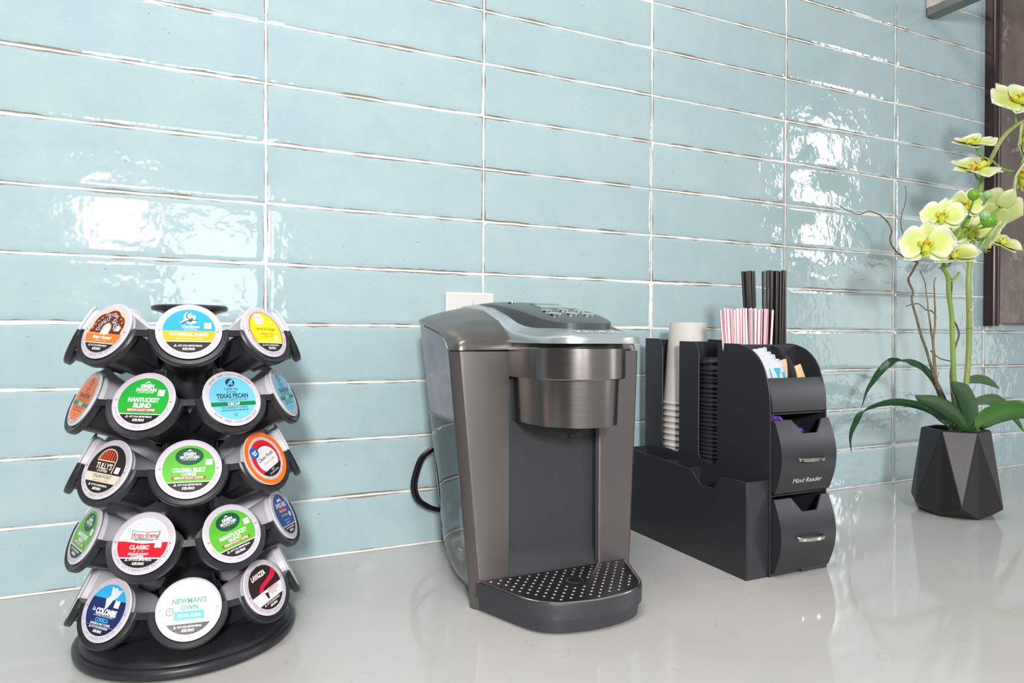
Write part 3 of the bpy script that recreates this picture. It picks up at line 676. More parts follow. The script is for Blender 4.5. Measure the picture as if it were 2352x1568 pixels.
# brew head: D-shaped rings
def dshape(xc, hw, yf, r, n=14, ex=2.0):
    pts = [(xc-hw, .010)]
    for i in range(n+1):
        t = math.pi + math.pi*i/n; ct, st = math.cos(t), math.sin(t)
        pts.append((xc + hw*math.copysign(abs(ct)**(2/ex), ct), yf + r + r*math.copysign(abs(st)**(2/ex), st)))
    pts.append((xc+hw, .010)); return pts
HX = .0945
mb = MB(); lo = dshape(HX, .0485, -.087, .060, 22, 2.15); up = dshape(HX, .0500, -.089, .062, 22, 2.15)
mb.loft([[(x, y, .2007) for x, y in lo], [(x, y, .2015) for x, y in lo], [(x, y, .2492) for x, y in up]]); mb.build('brew_head', M_STEEL_H, mach, smooth=28)
rg = dshape(HX, .0555, -.095, .068, 22, 2.15); rg2 = dshape(HX, .0560, -.096, .069, 22, 2.15); 
mb = MB(); mb.loft([[(x, y, .2485) for x, y in rg], [(x, y, .2495) for x, y in rg2], [(x, y, .2795) for x, y in rg2], [(x, y, .2803) for x, y in rg]]); mb.build('head_collar', M_STEEL_H, mach, smooth=28)
mb = MB(); mb.prism([(x*.97+HX*.03, y*.97) for x, y in rg], .2802, .2852); mb.build('head_gap', M_BLK, mach, smooth=28)
mb = MB(); mb.lathe([(.006, .188), (.012, .190), (.030, .1965), (.036, .2008)], 32, c=(HX, -.030)); mb.lathe([(.0025, .182), (.004, .183), (.005, .189)], 16, c=(HX+.004, -.030)); mb.build('spout', M_BLK, mach, smooth=50)

# silver lid with forward lip
sY = [-.103, -.10, -.085, -.06, -.02, 0, .0356, .0803, .15, .2]; sZ = [.2915, .2932, .2962, .3002, .3085, .3135, .3205, .3280, .3335, .331]
def sil(x, y):
    c = interp(y, sY, sZ); x0, x1 = .0395, .1525
    ed = interp(y, [-.103, -.05, -.0027, .0124, .0356, .0803, .15, .2], [.2905, .292, .296, .3000, .3100, .3238, .3305, .329])
    d = min(x-x0, x1-x); s = ss(min(1, max(0, d)/.030))
    return ed + (c-ed)*s
def lipx(y):  # plan half-width narrowing at the front corners
    if y > -.068: return .0560
    t = (-.068-y)/.035; return .0560 - .0380*(1-math.sqrt(max(0, 1-t*t)))
mb = MB(); ny, nxx = 44, 28; vs = []; vb = []
for j in range(ny+1):
    y = -.103 + .262*(j/ny)**1.25; hw = lipx(y)
    for i in range(nxx+1):
        u = -math.cos(math.pi*i/nxx); x = .0963 + hw*u
        z = sil(x, y); edge = min(1-abs(u), 1)*hw; fr = min(edge, (y+.103)*2)
        z -= .0018*math.exp(-fr/.0012)
        vs.append((x, y, z)); vb.append((x, y, .2848 if y < .0 else max(.2848, cov(x, y)-.0012)))
nxv = nxx+1; fs = [(j*nxv+i, j*nxv+i+1, (j+1)*nxv+i+1, (j+1)*nxv+i) for j in range(ny) for i in range(nxx)]
k = len(vs); fb = [tuple(k+i for i in f[::-1]) for f in fs]
loop = list(range(nxv)) + [j*nxv+nxx for j in range(1, ny+1)] + [ny*nxv+i for i in range(nxx-1, -1, -1)] + [j*nxv for j in range(ny-1, 0, -1)]
sd = [(loop[i], k+loop[i], k+loop[(i+1) % len(loop)], loop[(i+1) % len(loop)]) for i in range(len(loop))]
mb.add(vs+vb, fs+fb+sd); mb.build('lid_handle', M_SILVER, mach, smooth=50)
# raised lettering on the lip
vsT, fsT = text_geo('KEURIG', .015); xs_ = [p[0] for p in vsT]; kx = .052/(max(xs_)-min(xs_))
mb = MB(); mb.add([(.0975+(x-(min(xs_)+max(xs_))/2)*kx, -.0905+(y)*.012/.7, sil(.0975+(x-(min(xs_)+max(xs_))/2)*kx, -.0905+y*.012/.7)+.0006) for x, y in vsT], fsT)
mb.build('lettering', mat('white_letter', (235, 238, 240), .3), mach, smooth=0)

# control panel island
isl = [(.066, .155), (.0595, .10), (.0575, .03), (.0590, -.02), (.0635, -.045), (.0715, -.060), (.083, -.068), (.102, -.0705), (.121, -.068), (.1325, -.060), (.1405, -.045), (.145, -.02), (.1465, .03), (.1445, .10), (.138, .155)]
isl = [tuple(p)[:2] for p in smoothpath([(x-.0048+.0, y, 0) for x, y in isl], 4)]
def itop(x, y): return interp(y, [-.07, -.055, -.03, 0, .03, .07, .11, .155], [.3052, .3085, .3150, .3215, .3262, .3312, .3342, .3345]) - .0030*((x-.0975)/.043)**2
mb = MB(); n = len(isl)
lo = [(x, y, sil(x, y)-.002) for x, y in isl]; hi = [(x, y, itop(x, y)) for x, y in isl]; hi2 = [(.0975+(x-.0975)*.965, .03+(y-.03)*.98, itop(x, y)+.0010) for x, y in isl]
rings = [lo, hi, hi2]
for s_ in (.8, .6, .4, .2): rings.append([(.0975+(x-.0975)*s_, .03+(y-.03)*s_, itop(.0975+(x-.0975)*s_, .03+(y-.03)*s_)+.0012) for x, y in isl])
mb.loft(rings, 0); mb.build('control_panel', m_speck('panel_grey', (66, 72, 74), .30, (72, 78, 80)), mach, smooth=40)
def button(x, y, rx, ry, name='button', rot=0):
    z = itop(x, y)+.0012; mb = MB(); sl = (itop(x, y+.004)-itop(x, y-.004))/.008
    Mx = Matrix.Translation((x, y, z)) @ Matrix.Rotation(math.atan(sl), 4, 'X') @ Matrix.Diagonal((rx, ry, 1, 1))
    mb.lathe([(1.0, .0000), (.98, .0010), (.85, .0014), (.4, .0013), (.001, .0012)], 28, 0, Mx, cap1=False); return mb.build(name, M_CHROME, mach, smooth=50)
for x in (.0775, .0975, .1175):
    button(x, -.0305, .0078, .0062); button(x, -.0120, .0066, .0052)
button(.075, .075, .0065, .006, 'power_button')
button(.127, .06, .0065, .006, 'power_button')
def strip(x0, x1, y0, y1, name, m):
    mb = MB(); mb.add([(x0, y0, itop((x0+x1)/2, y0)+.0022), (x1, y0, itop((x0+x1)/2, y0)+.0022), (x1, y1, itop((x0+x1)/2, y1)+.0022), (x0, y1, itop((x0+x1)/2, y1)+.0022),
      (x0, y0, itop((x0+x1)/2, y0)+.0006), (x1, y0, itop((x0+x1)/2, y0)+.0006), (x1, y1, itop((x0+x1)/2, y1)+.0006), (x0, y1, itop((x0+x1)/2, y1)+.0006)],
      [(0,1,2,3),(4,7,6,5),(0,4,5,1),(1,5,6,2),(2,6,7,3),(3,7,4,0)]); return mb.build(name, m, mach, smooth=0)
strip(.080, .124, .008, .026, 'display', M_SCREEN)
strip(.086, .118, .034, .050, 'display_strip', mat('panel_light_grey', (120, 138, 138), .3))

# clear water tank on the left side
def tank_ring(z, inset=0, zmax=None):
    k = (z/.276); x0 = xl(z)+.0012+inset; xb = .044-inset
    bev = .0 if z > .05 else (1-z/.05)
    x0 += .010*bev**2
    y1 = .192 - .030*(1-k) - inset - .035*bev**2; yf = .0138+inset
    pts = [(x0, yf)] + [(x0, yf+(y1-.105-yf)*q) for q in (.1, .2, .35, .5, .7)] + [(x0, y1-.105)]
    # sweeping rear-left corner
    for i in range(1, 10):
        t = R(180-90*i/9); pts.append((x0+.052+.052*math.cos(t) if False else x0+(xb-x0)*(1+math.cos(t)), y1-.105+.105*math.sin(t)))
    pts += [(xb, yf)]
    return [(x, y, z) for x, y in pts]
zz = [.018, .024, .032, .045, .07, .11, .15, .19, .2005]
mb = MB(); mb.loft([tank_ring(z) for z in zz], cap=False)
mb.build('water_tank', M_TANK, mach, smooth=40)
def tank_top(z, inset=0): 
    return [(x, y, min(z, cov(x, y-.012*max(0, 1-y/.05))-.0036)) for x, y, _ in tank_ring(z, inset)]
mb = MB(); mb.loft([tank_top(z) for z in [.2005, .22, .24, .26, .275, .285, .295, .305]], cap=False); mb.build('tank_top_section', M_TANK_PALE, mach, smooth=40)
mb = MB(); mb.loft([tank_ring(z, .0022) for z in [.022, .03, .045, .07, .11, .15, .19, .199]]); mb.build('water', M_WATER, mach, smooth=40)
M_RIB = m_clear('tank_rib_plastic', (150, 168, 178), .10, .05)
mb = MB(); r0 = tank_ring(.201, -.0006); mb.tube([Vector(p) for p in r0[:-1]], .0012, 6); mb.build('tank_waterline_rib', M_RIB, mach)
for (a, b, nm) in ((11, 11, 'tank_rib'), (9, 10, 'tank_rib')):
    pts = [Vector(tank_ring(z, .001)[a])*(1-z/.28) + Vector(tank_ring(z, .001)[b])*(z/.28) for z in [.02, .035, .06, .1, .15, .2, .25, .285]]; mb = MB(); mb.tube(pts, .0013, 6); mb.build(nm, M_RIB, mach)
mb = MB(); 
rf = [tank_ring(z, .006) for z in (.0005, .020)]; rf = [[(p[0]+.002, p[1], p[2]) for p in r_] for r_ in rf]; mb.loft(rf); mb.build('tank_base', mat('tank_base_plastic', (118, 120, 124), .4), mach, smooth=40)
mb = MB(); mb.box((.004, .0130, .262), (.040, .0185, .279)); mb.build('tank_gasket', M_BLK, mach)

# drip tray
def tray_out(s=1.0, dy=0, a=0):
    base = [(0.0, .0), (.006, -.014), (.018, -.044), (.028, -.066), (.040, -.080), (.060, -.090), (.0945, -.0955), (.128, -.092), (.150, -.083), (.163, -.068), (.172, -.046), (.183, -.016), (.1885, .0)]
    pts = [tuple(p)[:2] for p in smoothpath([(x, y, 0) for x, y in base], 5)]
    return [(.0945+(x-.0945)*s, (y)*s+dy) for x, y in pts]
mb = MB()
def rz(sc, z): return [(x, min(y, -.0005), z) for x, y in tray_out(sc)]
mb.loft([rz(.93, .0006), rz(.955, .002), rz(.968, .0150), rz(1.0, .0158), rz(1.0, .0305), rz(.995, .0318), rz(.972, .0318), rz(.968, .0296)]); mb.build('drip_tray', M_GREY, mach, smooth=30)
mb = MB(); mb.loft([[(x, min(y, -.0012), z) for x, y in tray_out(s)] for s, z in ((.966, .0290), (.966, .0316), (.958, .0321))]); 
mb.lathe([(.0035, .0325), (.0075, .0327), (.0085, .0322), (.0098, .0321)], 24, 2, c=(.0985, -.038), cap0=True, cap1=False)
# drilled drain holes: tiny dished dots
outl = tray_out(.90)
def inside(x, y):
    c = False; n_ = len(outl)
    for i in range(n_):
        (x1, y1), (x2, y2) = outl[i], outl[(i+1) % n_]
        if (y1 > y) != (y2 > y) and x < (x2-x1)*(y-y1)/(y2-y1)+x1: c = not c
    return c
for i in range(-1, 30):
    for j in range(0, 14):
        x = .004 + i*.0112 + (j % 2)*.0056; y = -.0065 - j*.0072
        if inside(x, y) and math.hypot(x-.0985, y+.038) > .0135:
            mb.lathe([(.0019, .03212), (.0014, .0328), (.0006, .0331)], 8, 1, c=(x, y))
mb.build('tray_grille', [M_PLATE, M_CHROME, MATS['chrome'], M_BLACKHOLE], mach, smooth=40)
mb = MB(); ro = tray_out(.972); mb.tube([Vector((x, min(y, -.0015), .0320)) for x, y in ro], .0010, 8); mb.build('tray_rim', M_CHROME, mach)
mb = MB(); mb.lathe([(.0001, .03275), (.0072, .03275)], 24, c=(.0985, -.038), cap0=False, cap1=False); mb.build('drain_hole', M_BLACKHOLE, mach)
# power cord looping out behind the tank
cp = [(.535, -.030, .150), (.520, -.030, .143), (.5063, -.03, .1356), (.4941, -.03, .1255), (.4862, -.03, .1046), (.4838, -.03, .0871), (.489, -.03, .0711), (.5000, -.03, .0619), (.512, -.03, .056), (.535, -.03, .050)]
mb = MB(); mb.tube(smoothpath(cp, 6), .0030, 10); mb.tube([p+Vector((.0045, 0, .0)) for p in smoothpath(cp, 6)], .0022, 10); cord = mb.build('power_cord', mat('black_cord', (20, 20, 22), .3), mach)
cord.matrix_parent_inverse = (Matrix.Translation((.4869, -.2496, 0)) @ Matrix.Rotation(R(-.63), 4, 'Z')).inverted()

# ------------------------------------------------------------------ condiment organizer
OX0, OX1, OXL = .850, .9465, .815; OYF, OYB = -.3015, -.049
ORG = empty('condiment_organizer', (.88, -.18, 0), 0, 'black plastic breakroom organizer with two drawers, between coffee machine and orchid', 'organizer')
INV = Matrix.Translation((-.88, .18, 0))
arc_p = [(-.209, .2838), (-.2436, .2835), (-.256, .2812), (-.2688, .2765), (-.281, .2675), (-.2896, .2552), (-.2955, .240), (-.2998, .2224), (-.3013, .2003), (-.302, .17), (-.302, .0)]
apath = [(p.x, p.y) for p in smoothpath([(a, b, 0) for a, b in arc_p[:9]], 4)] + [(-.302, .17), (-.302, .0)]
def side(name, x0, x1, poly):
    mb = MB(); mb.prism(poly, x0, x1, axis='x', M=INV); return mb.build(name, M_ORG, ORG, bevel=.0006, seg=2, smooth=30)
# left side wall with two open slots (well fronts), right side wall plain
slot = [( -.209, .2838), (-.209, .1275), (-.2065, .1225), (-.203, .1215), (-.176, .1245), (-.1735, .1275), (-.1720, .132), (-.1720, .270), (-.1685, .280), (-.163, .2855), (-.130, .2862), (-.130, .1300), (-.1275, .1262), (-.096, .1285), (-.0925, .1315), (-.0915, .136), (-.0915, .275), (-.088, .284), (-.083, .2895), (-.049, .2900), (-.049, .0), (-.302, .0)]
side('side_wall', OX0, OX0+.0022, [p for p in apath if p[1] > 0] and (apath[:-1][::-1] + slot[:-1] + [(-.302, 0)]))
side('side_wall', OX1-.0022, OX1, apath + [(-.049, 0), (-.049, .29), (-.13, .287)])
def wall(name, a, b, bev=.0005):
    mb = MB(); mb.box(a, b, M=INV); return mb.build(name, M_ORG, ORG, bevel=bev)
xi0, xi1 = OX0+.0022, OX1-.0022
wall('back_wall', (xi0, OYB-.0022, 0), (xi1, OYB, .288))
wall('divider', (xi0, -.1315, .0), (xi1, -.1295, .2855)); wall('divider', (xi0, -.2105, .0), (xi1, -.2085, .2835))
wall('well_floor', (xi0, -.2085, .113), (xi1, -.1315, .116)); wall('well_floor', (xi0, -.1295, .115), (xi1, -.0512, .118))
wall('divider', (xi0, -.2535, .2), (xi1, -.2518, .2825)); wall('bin_floor', (xi0, -.2990, .1965), (xi1, -.2105, .199))
wall('drawer_shelf', (xi0, -.2990, .0965), (xi1, -.2105, .0985)); wall('base_plate', (xi0, -.3005, .0), (xi1, -.2105, .004))
# curved divider between the two packet bins
mb = MB(); pd = [(a, b-.0006) for a, b in apath if b > .243 and a <= -.2535] ; mb.prism(pd + [(pd[-1][0], .199), (-.2535, .199), (-.2535, .2815)], .9005, .9025, axis='x', M=INV); mb.build('bin_divider', M_ORG, ORG, smooth=30)
# front curved face of the bins
mb = MB(); fp = [(-.2935, .2415), (-.2975, .232), (-.3005, .220), (-.3025, .208), (-.3030, .2005)]; mb.prism(fp + [(a+.002, b) for a, b in fp[::-1]], xi0, xi1, axis='x', M=INV); mb.build('front_panel', M_ORG, ORG, smooth=40)
# drawers
def drawer(z0, z1, logo):
    D = MB(); hgt = z1-z0
    def yb(t): return -.3030 - .0135*math.sin(math.pi*min(1, max(0, t*.90+.06)))
    nz, nxx = 18, 30; x0, x1 = xi0+.0012, OX1-.0002; notch = lambda u: (0 if u < .30 or u > .86 else (1 if .43 < u < .70 else ((u-.30)/.13 if u <= .43 else (.86-u)/.16)))
    vs = []
    for off in (0, .0022):
        for j in range(nz+1):
            for i in range(nxx+1):
                u = i/nxx; top = z1 - .0165*notch(u); z = z0 + (top-z0)*j/nz; vs.append((x0+(x1-x0)*u, yb((z-z0)/hgt)+off, z))
    k = (nz+1)*(nxx+1); n1 = nxx+1
    fs = [(j*n1+i, j*n1+i+1, (j+1)*n1+i+1, (j+1)*n1+i) for j in range(nz) for i in range(nxx)]; fb = [tuple(k+q for q in f[::-1]) for f in fs]
    loop = list(range(n1)) + [j*n1+nxx for j in range(1, nz+1)] + [nz*n1+i for i in range(nxx-1, -1, -1)] + [j*n1 for j in range(nz-1, 0, -1)]
    sd = [(loop[i], k+loop[i], k+loop[(i+1) % len(loop)], loop[(i+1) % len(loop)]) for i in range(len(loop))]
    D.add(vs, fs+fb+sd, 0, INV)
    d = .085
    D.box((x0+.001, -.3025, z0+.002), (x0+.0028, -.3025+d, z1-.006), 0, INV); D.box((x1-.0052, -.3025, z0+.002), (x1-.0034, -.3025+d, z1-.006), 0, INV)
    D.box((x0+.0028, -.3025, z0+.002), (x1-.0052, -.3025+d, z0+.0038), 0, INV); D.box((x0+.0028, -.3025+d-.002, z0+.0038), (x1-.0052, -.3025+d, z1-.012), 0, INV)
    for xa, xb in ((x0+.0002, x0+.0022), (x1-.0022, x1-.0002)):
        cv = [(yb(i/12)+.001, z0+hgt*i/12*.985) for i in range(13)]; D.prism([(-.3000, z0+.001)] + cv + [(-.3000, z0+hgt*.985)], xa, xb, 0, INV, 'x')
    dr = D.build('drawer', M_ORG, ORG, smooth=35)
    hz = z0 + hgt*.47; xc = .9005; ya = yb(.47); H = MB(); rings = []
    for i in range(17):
        t = i/16*2-1; x = xc+.0215*t; y = ya - .0085*math.sqrt(max(0, 1-abs(t)**2.6)) - .0005; hh = .0023
        rings.append([(x, y, hz-hh), (x, y-.0016, hz-hh*.6), (x, y-.0016, hz+hh*.6), (x, y, hz+hh), (x, y+.0012, hz+hh*.5), (x, y+.0012, hz-hh*.5)])
    H.loft(rings, 0, INV); H.build('handle', M_CHROME, dr, smooth=40)
    if logo:
        tv, tf = text_geo('Mind Reader', .0); xx = [p[0] for p in tv]; kx = .049/(max(xx)-min(xx)); T = MB()
        for dy in (-.0004,): T.add([(.9015+(x-(min(xx)+max(xx))/2)*kx + .15*y*.0078, yb((z0+.0125+y*.0060/.7-z0)/hgt)+dy, z0+.0125+y*.0060/.7) for x, y in tv], tf, 0, INV)
        T.build('lettering', mat('white_print', (225, 225, 225), .4), dr, smooth=0)
drawer(.1015, .1905, True); drawer(.0055, .0945, False)
# low side bin
def sb(name, poly, x0, x1): 
    mb = MB(); mb.prism(poly, x0, x1, axis='x', M=INV); return mb.build(name, M_ORG, ORG, bevel=.0006)
sb('side_bin', [(-.299, 0), (-.299, .118), (-.2575, .1170), (-.2545, .1160), (-.2440, .1010), (-.2415, .1000), (-.2195, .0990), (-.2170, .1000), (-.2010, .1150), (-.1985, .1165), (-.052, .1240), (-.052, 0)][::-1], OXL, OXL+.002)
wall('bin_front', (OXL+.002, -.299, 0), (OX0, -.297, .118)); wall('bin_back', (OXL+.002, -.054, 0), (OX0, -.052, .124)); wall('bin_bottom', (OXL+.002, -.297, .0), (OX0, -.054, .003))
for y, z in ((-.175, .113), (-.128, .1155)): wall('bin_divider', (OXL+.002, y-.002, .003), (OX0, y, z))
mb = MB(); mb.box((.902, -.3030, .0), (.9465, -.3005, .0052), M=INV); mb.build('foot_lip', M_ORG, ORG)

# paper cups: upside-down nested stack
CXY = (.8985, -.0905)
mcup = mat('white_paper_cup', (218, 214, 208), .55)
mb = MB(); mb.lathe([(.0235, .1205), (.0262, .1205), (.0268, .1230), (.0272, .1230), (.0370, .0035), (.0382, .0040), (.0388, .0025), (.0382, .0008), (.0368, .0010), (.0362, .0030), (.0262, .1190), (.0235, .1190)], 48, cap0=False, cap1=False)
mb.lathe([(.0001, .1193), (.0258, .1193)], 48, cap0=False, cap1=False)
cup0 = mb.build('paper_cup', mcup, smooth=40)
for i in range(9):
    c = cup0 if i == 8 else cup0.copy()
    if i != 8: COL.objects.link(c)
    c.location = (*CXY, .1185 + i*.0090)
    tag(c, 'white paper cup topmost on the upside-down stack in the organizer' if i == 8 else 'white paper cup nested under the topmost one, only its rim showing', 'paper cup', 'paper cups stacked in the organizer')
# black lids
mlid = mat('black_cup_lid', (50, 50, 55), .25)
mb = MB(); mb.lathe([(.0001, .0075), (.030, .0075), (.0318, .0090), (.0338, .0090), (.0350, .0050), (.0362, .0038), (.0372, .0022), (.0370, .0003), (.0358, .0)], 48, cap0=False, cap1=False)
lid0 = mb.build('cup_lid', mlid, smooth=50, solid=0)
for i in range(24):
    c = lid0 if i == 0 else lid0.copy()
    if i: COL.objects.link(c)
    tl = 0 if i < 17 else (i-16)*.9
    c.location = (.8985 + random.uniform(-.0006, .0006), -.1700 + random.uniform(-.0004, .0004), .1180 + i*.0056 + (.0010*(i-16) if i > 16 else 0)); c.rotation_euler = (R(random.uniform(-.4, .4) - tl*.2), R(random.uniform(-.6, .6) + tl*.6), random.uniform(0, 6))
    tag(c, 'black plastic cup lid in the tall stack next to the paper cups', 'cup lid', 'black cup lids stacked in the organizer')
# striped straws (stirrers), black stirrers
def stick_mesh(name, L, r, mats, stripe):
    n = 10; mb = MB(); k = 8
    vs = []; 
    for j in range(k+1):
        for i in range(n): a = 2*math.pi*i/n; vs.append((r*math.cos(a), r*math.sin(a), L*j/k))
    for rr in (r*.7,):
        for z in (L, L*.9):
            for i in range(n): a = 2*math.pi*i/n; vs.append((rr*math.cos(a), rr*math.sin(a), z))
    fs = [(j*n+i, j*n+(i+1) % n, (j+1)*n+(i+1) % n, (j+1)*n+i) for j in range(k) for i in range(n)]
    mi = [1 if (stripe and (f[0] % n) in stripe) else 0 for f in fs]
    b = k*n; c = (k+1)*n; fs += [(b+i, b+(i+1) % n, c+(i+1) % n, c+i) for i in range(n)] + [(c+i, c+(i+1) % n, c+n+(i+1) % n, c+n+i) for i in range(n)]; mi += [0]*(2*n)
    mb.v = vs; mb.f = fs; mb.m = mi; return mb.build(name, mats, smooth=60)
mw = mat('straw_white', (238, 230, 236), .35, sub=.1); mr = mat('straw_red', (214, 60, 84), .35); mk = mat('stirrer_black', (38, 34, 33), .3)
def place_sticks(proto, n, p0, p1, jit, z0, zt, lean, label, cat, group, name):
    first = True
    for i in range(n):
        o = proto if first else proto.copy()
        if not first: COL.objects.link(o)
        first = False; u = (i+.5)/n
        bx = p0[0]+(p1[0]-p0[0])*u + random.uniform(-jit[0], jit[0]); by = p0[1]+(p1[1]-p0[1])*u + random.uniform(-jit[1], jit[1])
        lx = lean[0]+(lean[1]-lean[0])*u + random.uniform(-.012, .012); ly = lean[2] + random.uniform(-.012, .012)
        d = Vector((lx, ly, 1)).normalized(); q = d.to_track_quat('Z', 'Y').to_euler(); L = .001
        o.location = (bx, by, z0 + random.uniform(0, .0025)); o.rotation_mode = 'QUATERNION'; o.rotation_quaternion = d.to_track_quat('Z', 'Y') @ __import__('mathutils').Quaternion((0, 0, 1), random.uniform(0, 6.28))
        tag(o, label, cat, group)
sp = stick_mesh('striped_straw', .128, .0016, [mw, mr], (0, 5))
place_sticks(sp, 44, (.8590, -.2155), (.904, -.2425), (.0012, .0045), .2002, 0, (-.100, .050, .0), 'thin white straw with a red stripe in the bundle in front of the black stirrers', 'straw', 'red striped straws in the organizer', 's')
bp = stick_mesh('black_stirrer', .180, .0017, [mk], None)
place_sticks(bp, 38, (.9190, -.2240), (.9385, -.2390), (.0010, .0050), .2002, 0, (-.01, .02, .0), 'long black stirrer in the thicker right-hand bundle behind the striped straws', 'stirrer', 'black stirrers in the right-hand bundle', 's')
bp2 = stick_mesh('black_stirrer', .180, .0017, [mk], None)
place_sticks(bp2, 18, (.9030, -.2150), (.9165, -.2150), (.0010, .0025), .2002, 0, (-.075, -.045, .0), 'long black stirrer in the thinner left-hand bundle leaning left', 'stirrer', 'black stirrers in the left-hand bundle', 's')
# packets
def packet(name, c, w, h, tilt, rz, m, label, group, art=None, yaw=0):
    def fn(u, v): return ((u-.5)*w, .0015*math.sin(u*7+v*3), (v)*h)
    mb = MB(); nu, nv = 8, 10
    vs = []; 
    for sg in (-1, 1):
        for j in range(nv+1):
            for i in range(nu+1):
                u, v = i/nu, j/nv; b = math.sin(math.pi*u)*math.sin(math.pi*v); ser = .0007*(1 if (i % 2) else 0) if j in (0, nv) else 0
                vs.append(((u-.5)*w, sg*(.0014*b**.6+.0001) + .0012*math.sin(u*5+v*2), v*h + (ser if j == nv else -ser)))
    n1 = nu+1; k = n1*(nv+1); fs = [(j*n1+i, j*n1+i+1, (j+1)*n1+i+1, (j+1)*n1+i) for j in range(nv) for i in range(nu)]; fs += [tuple(k+q for q in f[::-1]) for f in fs]
    loop = list(range(n1)) + [j*n1+nu for j in range(1, nv+1)] + [nv*n1+i for i in range(nu-1, -1, -1)] + [j*n1 for j in range(nv-1, 0, -1)]
    fs += [(loop[i], k+loop[i], k+loop[(i+1) % len(loop)], loop[(i+1) % len(loop)]) for i in range(len(loop))]
    mb.add(vs, fs); o = mb.build(name, m, smooth=60)
    o.location = c; o.rotation_euler = (R(tilt), R(rz), R(yaw)); tag(o, label, 'packet', group)
    if art:
        a = Art(.01); a.step = .00004; art(a); p = a.build('print', o); p.rotation_euler = (R(90), 0, 0); p.location = (0, -.0031, 0)
    return o
mpw = mat('packet_white', (206, 209, 218), .4); mpb = mat('packet_brown', (222, 190, 142), .6)
def blueart(a):
    a.poly([(-1.1, 4.95), (-.3, 4.95), (-.05, 3.9), (-.2, 3.2), (-.9, 3.2)], '#a9d4e8'); a.poly([(-.5, 4.95), (.6, 4.95), (.65, 4.75), (.2, 3.6), (-.05, 3.8)], '#1a9cc6')
    a.text('Equal', .95, 3.6, .5, '#1a9cc6', 1.6, 90, .04)
def brownart(a): a.text('RAW', -.1, 3.5, .6, '#6a4a34', 1.4, 68, .0)
for i in range(5):
    packet('sweetener_packet', (.8790-.0004*i, -.2925+.0070*i, .2045+.004*i), .036, .057-.001*(i % 2), -13+i*1.5, -2-1.2*i, mpw, 'white and blue sweetener packet at the front of the left bin' if i == 0 else 'plain white sweetener packet tucked behind the blue-printed one', 'sweetener packets in the left bin', blueart if i == 0 else None)
packet('sugar_packet', (.9120, -.2850, .208), .017, .058, -8, -13, mpb, 'tan sugar packet standing tallest at the left of the right bin', 'sugar packets', brownart)
packet('sugar_packet', (.9240, -.2895, .205), .026, .052, -10, -14, mpb, 'tan sugar packet leaning at the right of the right bin', 'sugar packets')
# things in the drawers
mpu = mat('purple_foil', (92, 48, 150), .25, .3)
mb = MB()
pth = smoothpath([(.858, -.270, .190), (.866, -.278, .1935), (.878, -.286, .190), (.888, -.293, .182), (.900, -.296, .178), (.915, -.290, .172)], 6)
rings = []
for i, p in enumerate(pth):
    w = .013*(.6+.4*math.sin(i*.5)); rings.append([tuple(p+Vector((0, -w*.6, -.001))), tuple(p+Vector((0, -w*.3, .0035+.001*math.sin(i*1.7)))), tuple(p+Vector((0, w*.9, .002))), tuple(p+Vector((0, w, -.006))), tuple(p+Vector((0, -w*.2, -.008)))])
mb.loft(rings); o = mb.build('snack_wrapper', mpu, smooth=80); tag(o, 'shiny purple wrapped tea packet peeking out of the upper drawer', 'packet')
packet('tea_packet', (.9130, -.290, .158), .022, .018, -40, 10, mat('packet_white2', (210, 205, 225), .4), 'small white packet beside the purple wrapper in the upper drawer', 'upper drawer packet')
packet('creamer_packet', (.8980, -.288, .058), .030, .024, -35, 12, mat('packet_white3', (214, 208, 206), .4), 'white packet with red edge peeking over the lower drawer', 'lower drawer packet')
packet('napkin_packet', (.8620, -.280, .062), .014, .034, -5, 4, mat('packet_tan', (196, 176, 160), .6), 'pale tan packet at the left corner of the lower drawer', 'lower drawer corner packet')

# ------------------------------------------------------------------ potted orchid
PC = (1.3741, -.1986); ORC = empty('potted_orchid', (*PC, 0), 0, 'artificial green-flowered orchid in a faceted black hexagonal pot at the right', 'potted plant')
PI_ = Matrix.Translation((-PC[0], -PC[1], 0))
def pp(L): return [(x-PC[0], y-PC[1], z) for x, y, z in L]
a0 = math.atan2(-.2074+.1986, 1.3214-1.3741)
def hexr(r, z, off=0): return [(r*math.cos(a0+(k+off)*math.pi/3), r*math.sin(a0+(k+off)*math.pi/3), z) for k in range(6)]
mb = MB(); B = hexr(.0535, .0004); Mv = hexr(.0705, .0195, .5); T = hexr(.0500, .1385); T2 = hexr(.0470, .1412); TI = hexr(.0425, .1405); TB = hexr(.0400, .122)
vs = B+Mv+T+T2+TI+TB; fs = [tuple(range(6))[::-1]]
for k in range(6):
    n = (k+1) % 6; p = (k-1) % 6
    fs += [(k, n, 6+k), (12+k, 6+k, 12+n), (k, 6+k, 12+k), (k, 12+k, 6+p)]
    fs += [(12+k, 12+n, 18+n, 18+k), (18+k, 18+n, 24+n, 24+k), (24+k, 24+n, 30+n, 30+k)]
fs.append((30, 31, 32, 33, 34, 35))
mb.add(vs, fs); mb.build('pot', m_speck('matte_black_ceramic', (32, 31, 34), .42, (37, 36, 39), 500, .05), ORC, smooth=5, bevel=.0014)
mb = MB(); mb.grid(lambda u, v: (.039*(v*.999+.001)*math.cos(2*math.pi*u), .039*(v*.999+.001)*math.sin(2*math.pi*u), .128+.002*noise.noise(Vector((u*9, v*6, 2)))), 36, 8)
mb.build('moss', m_speck('dark_moss', (46, 42, 34), .9, (66, 60, 44), 300, .5), ORC, smooth=60)

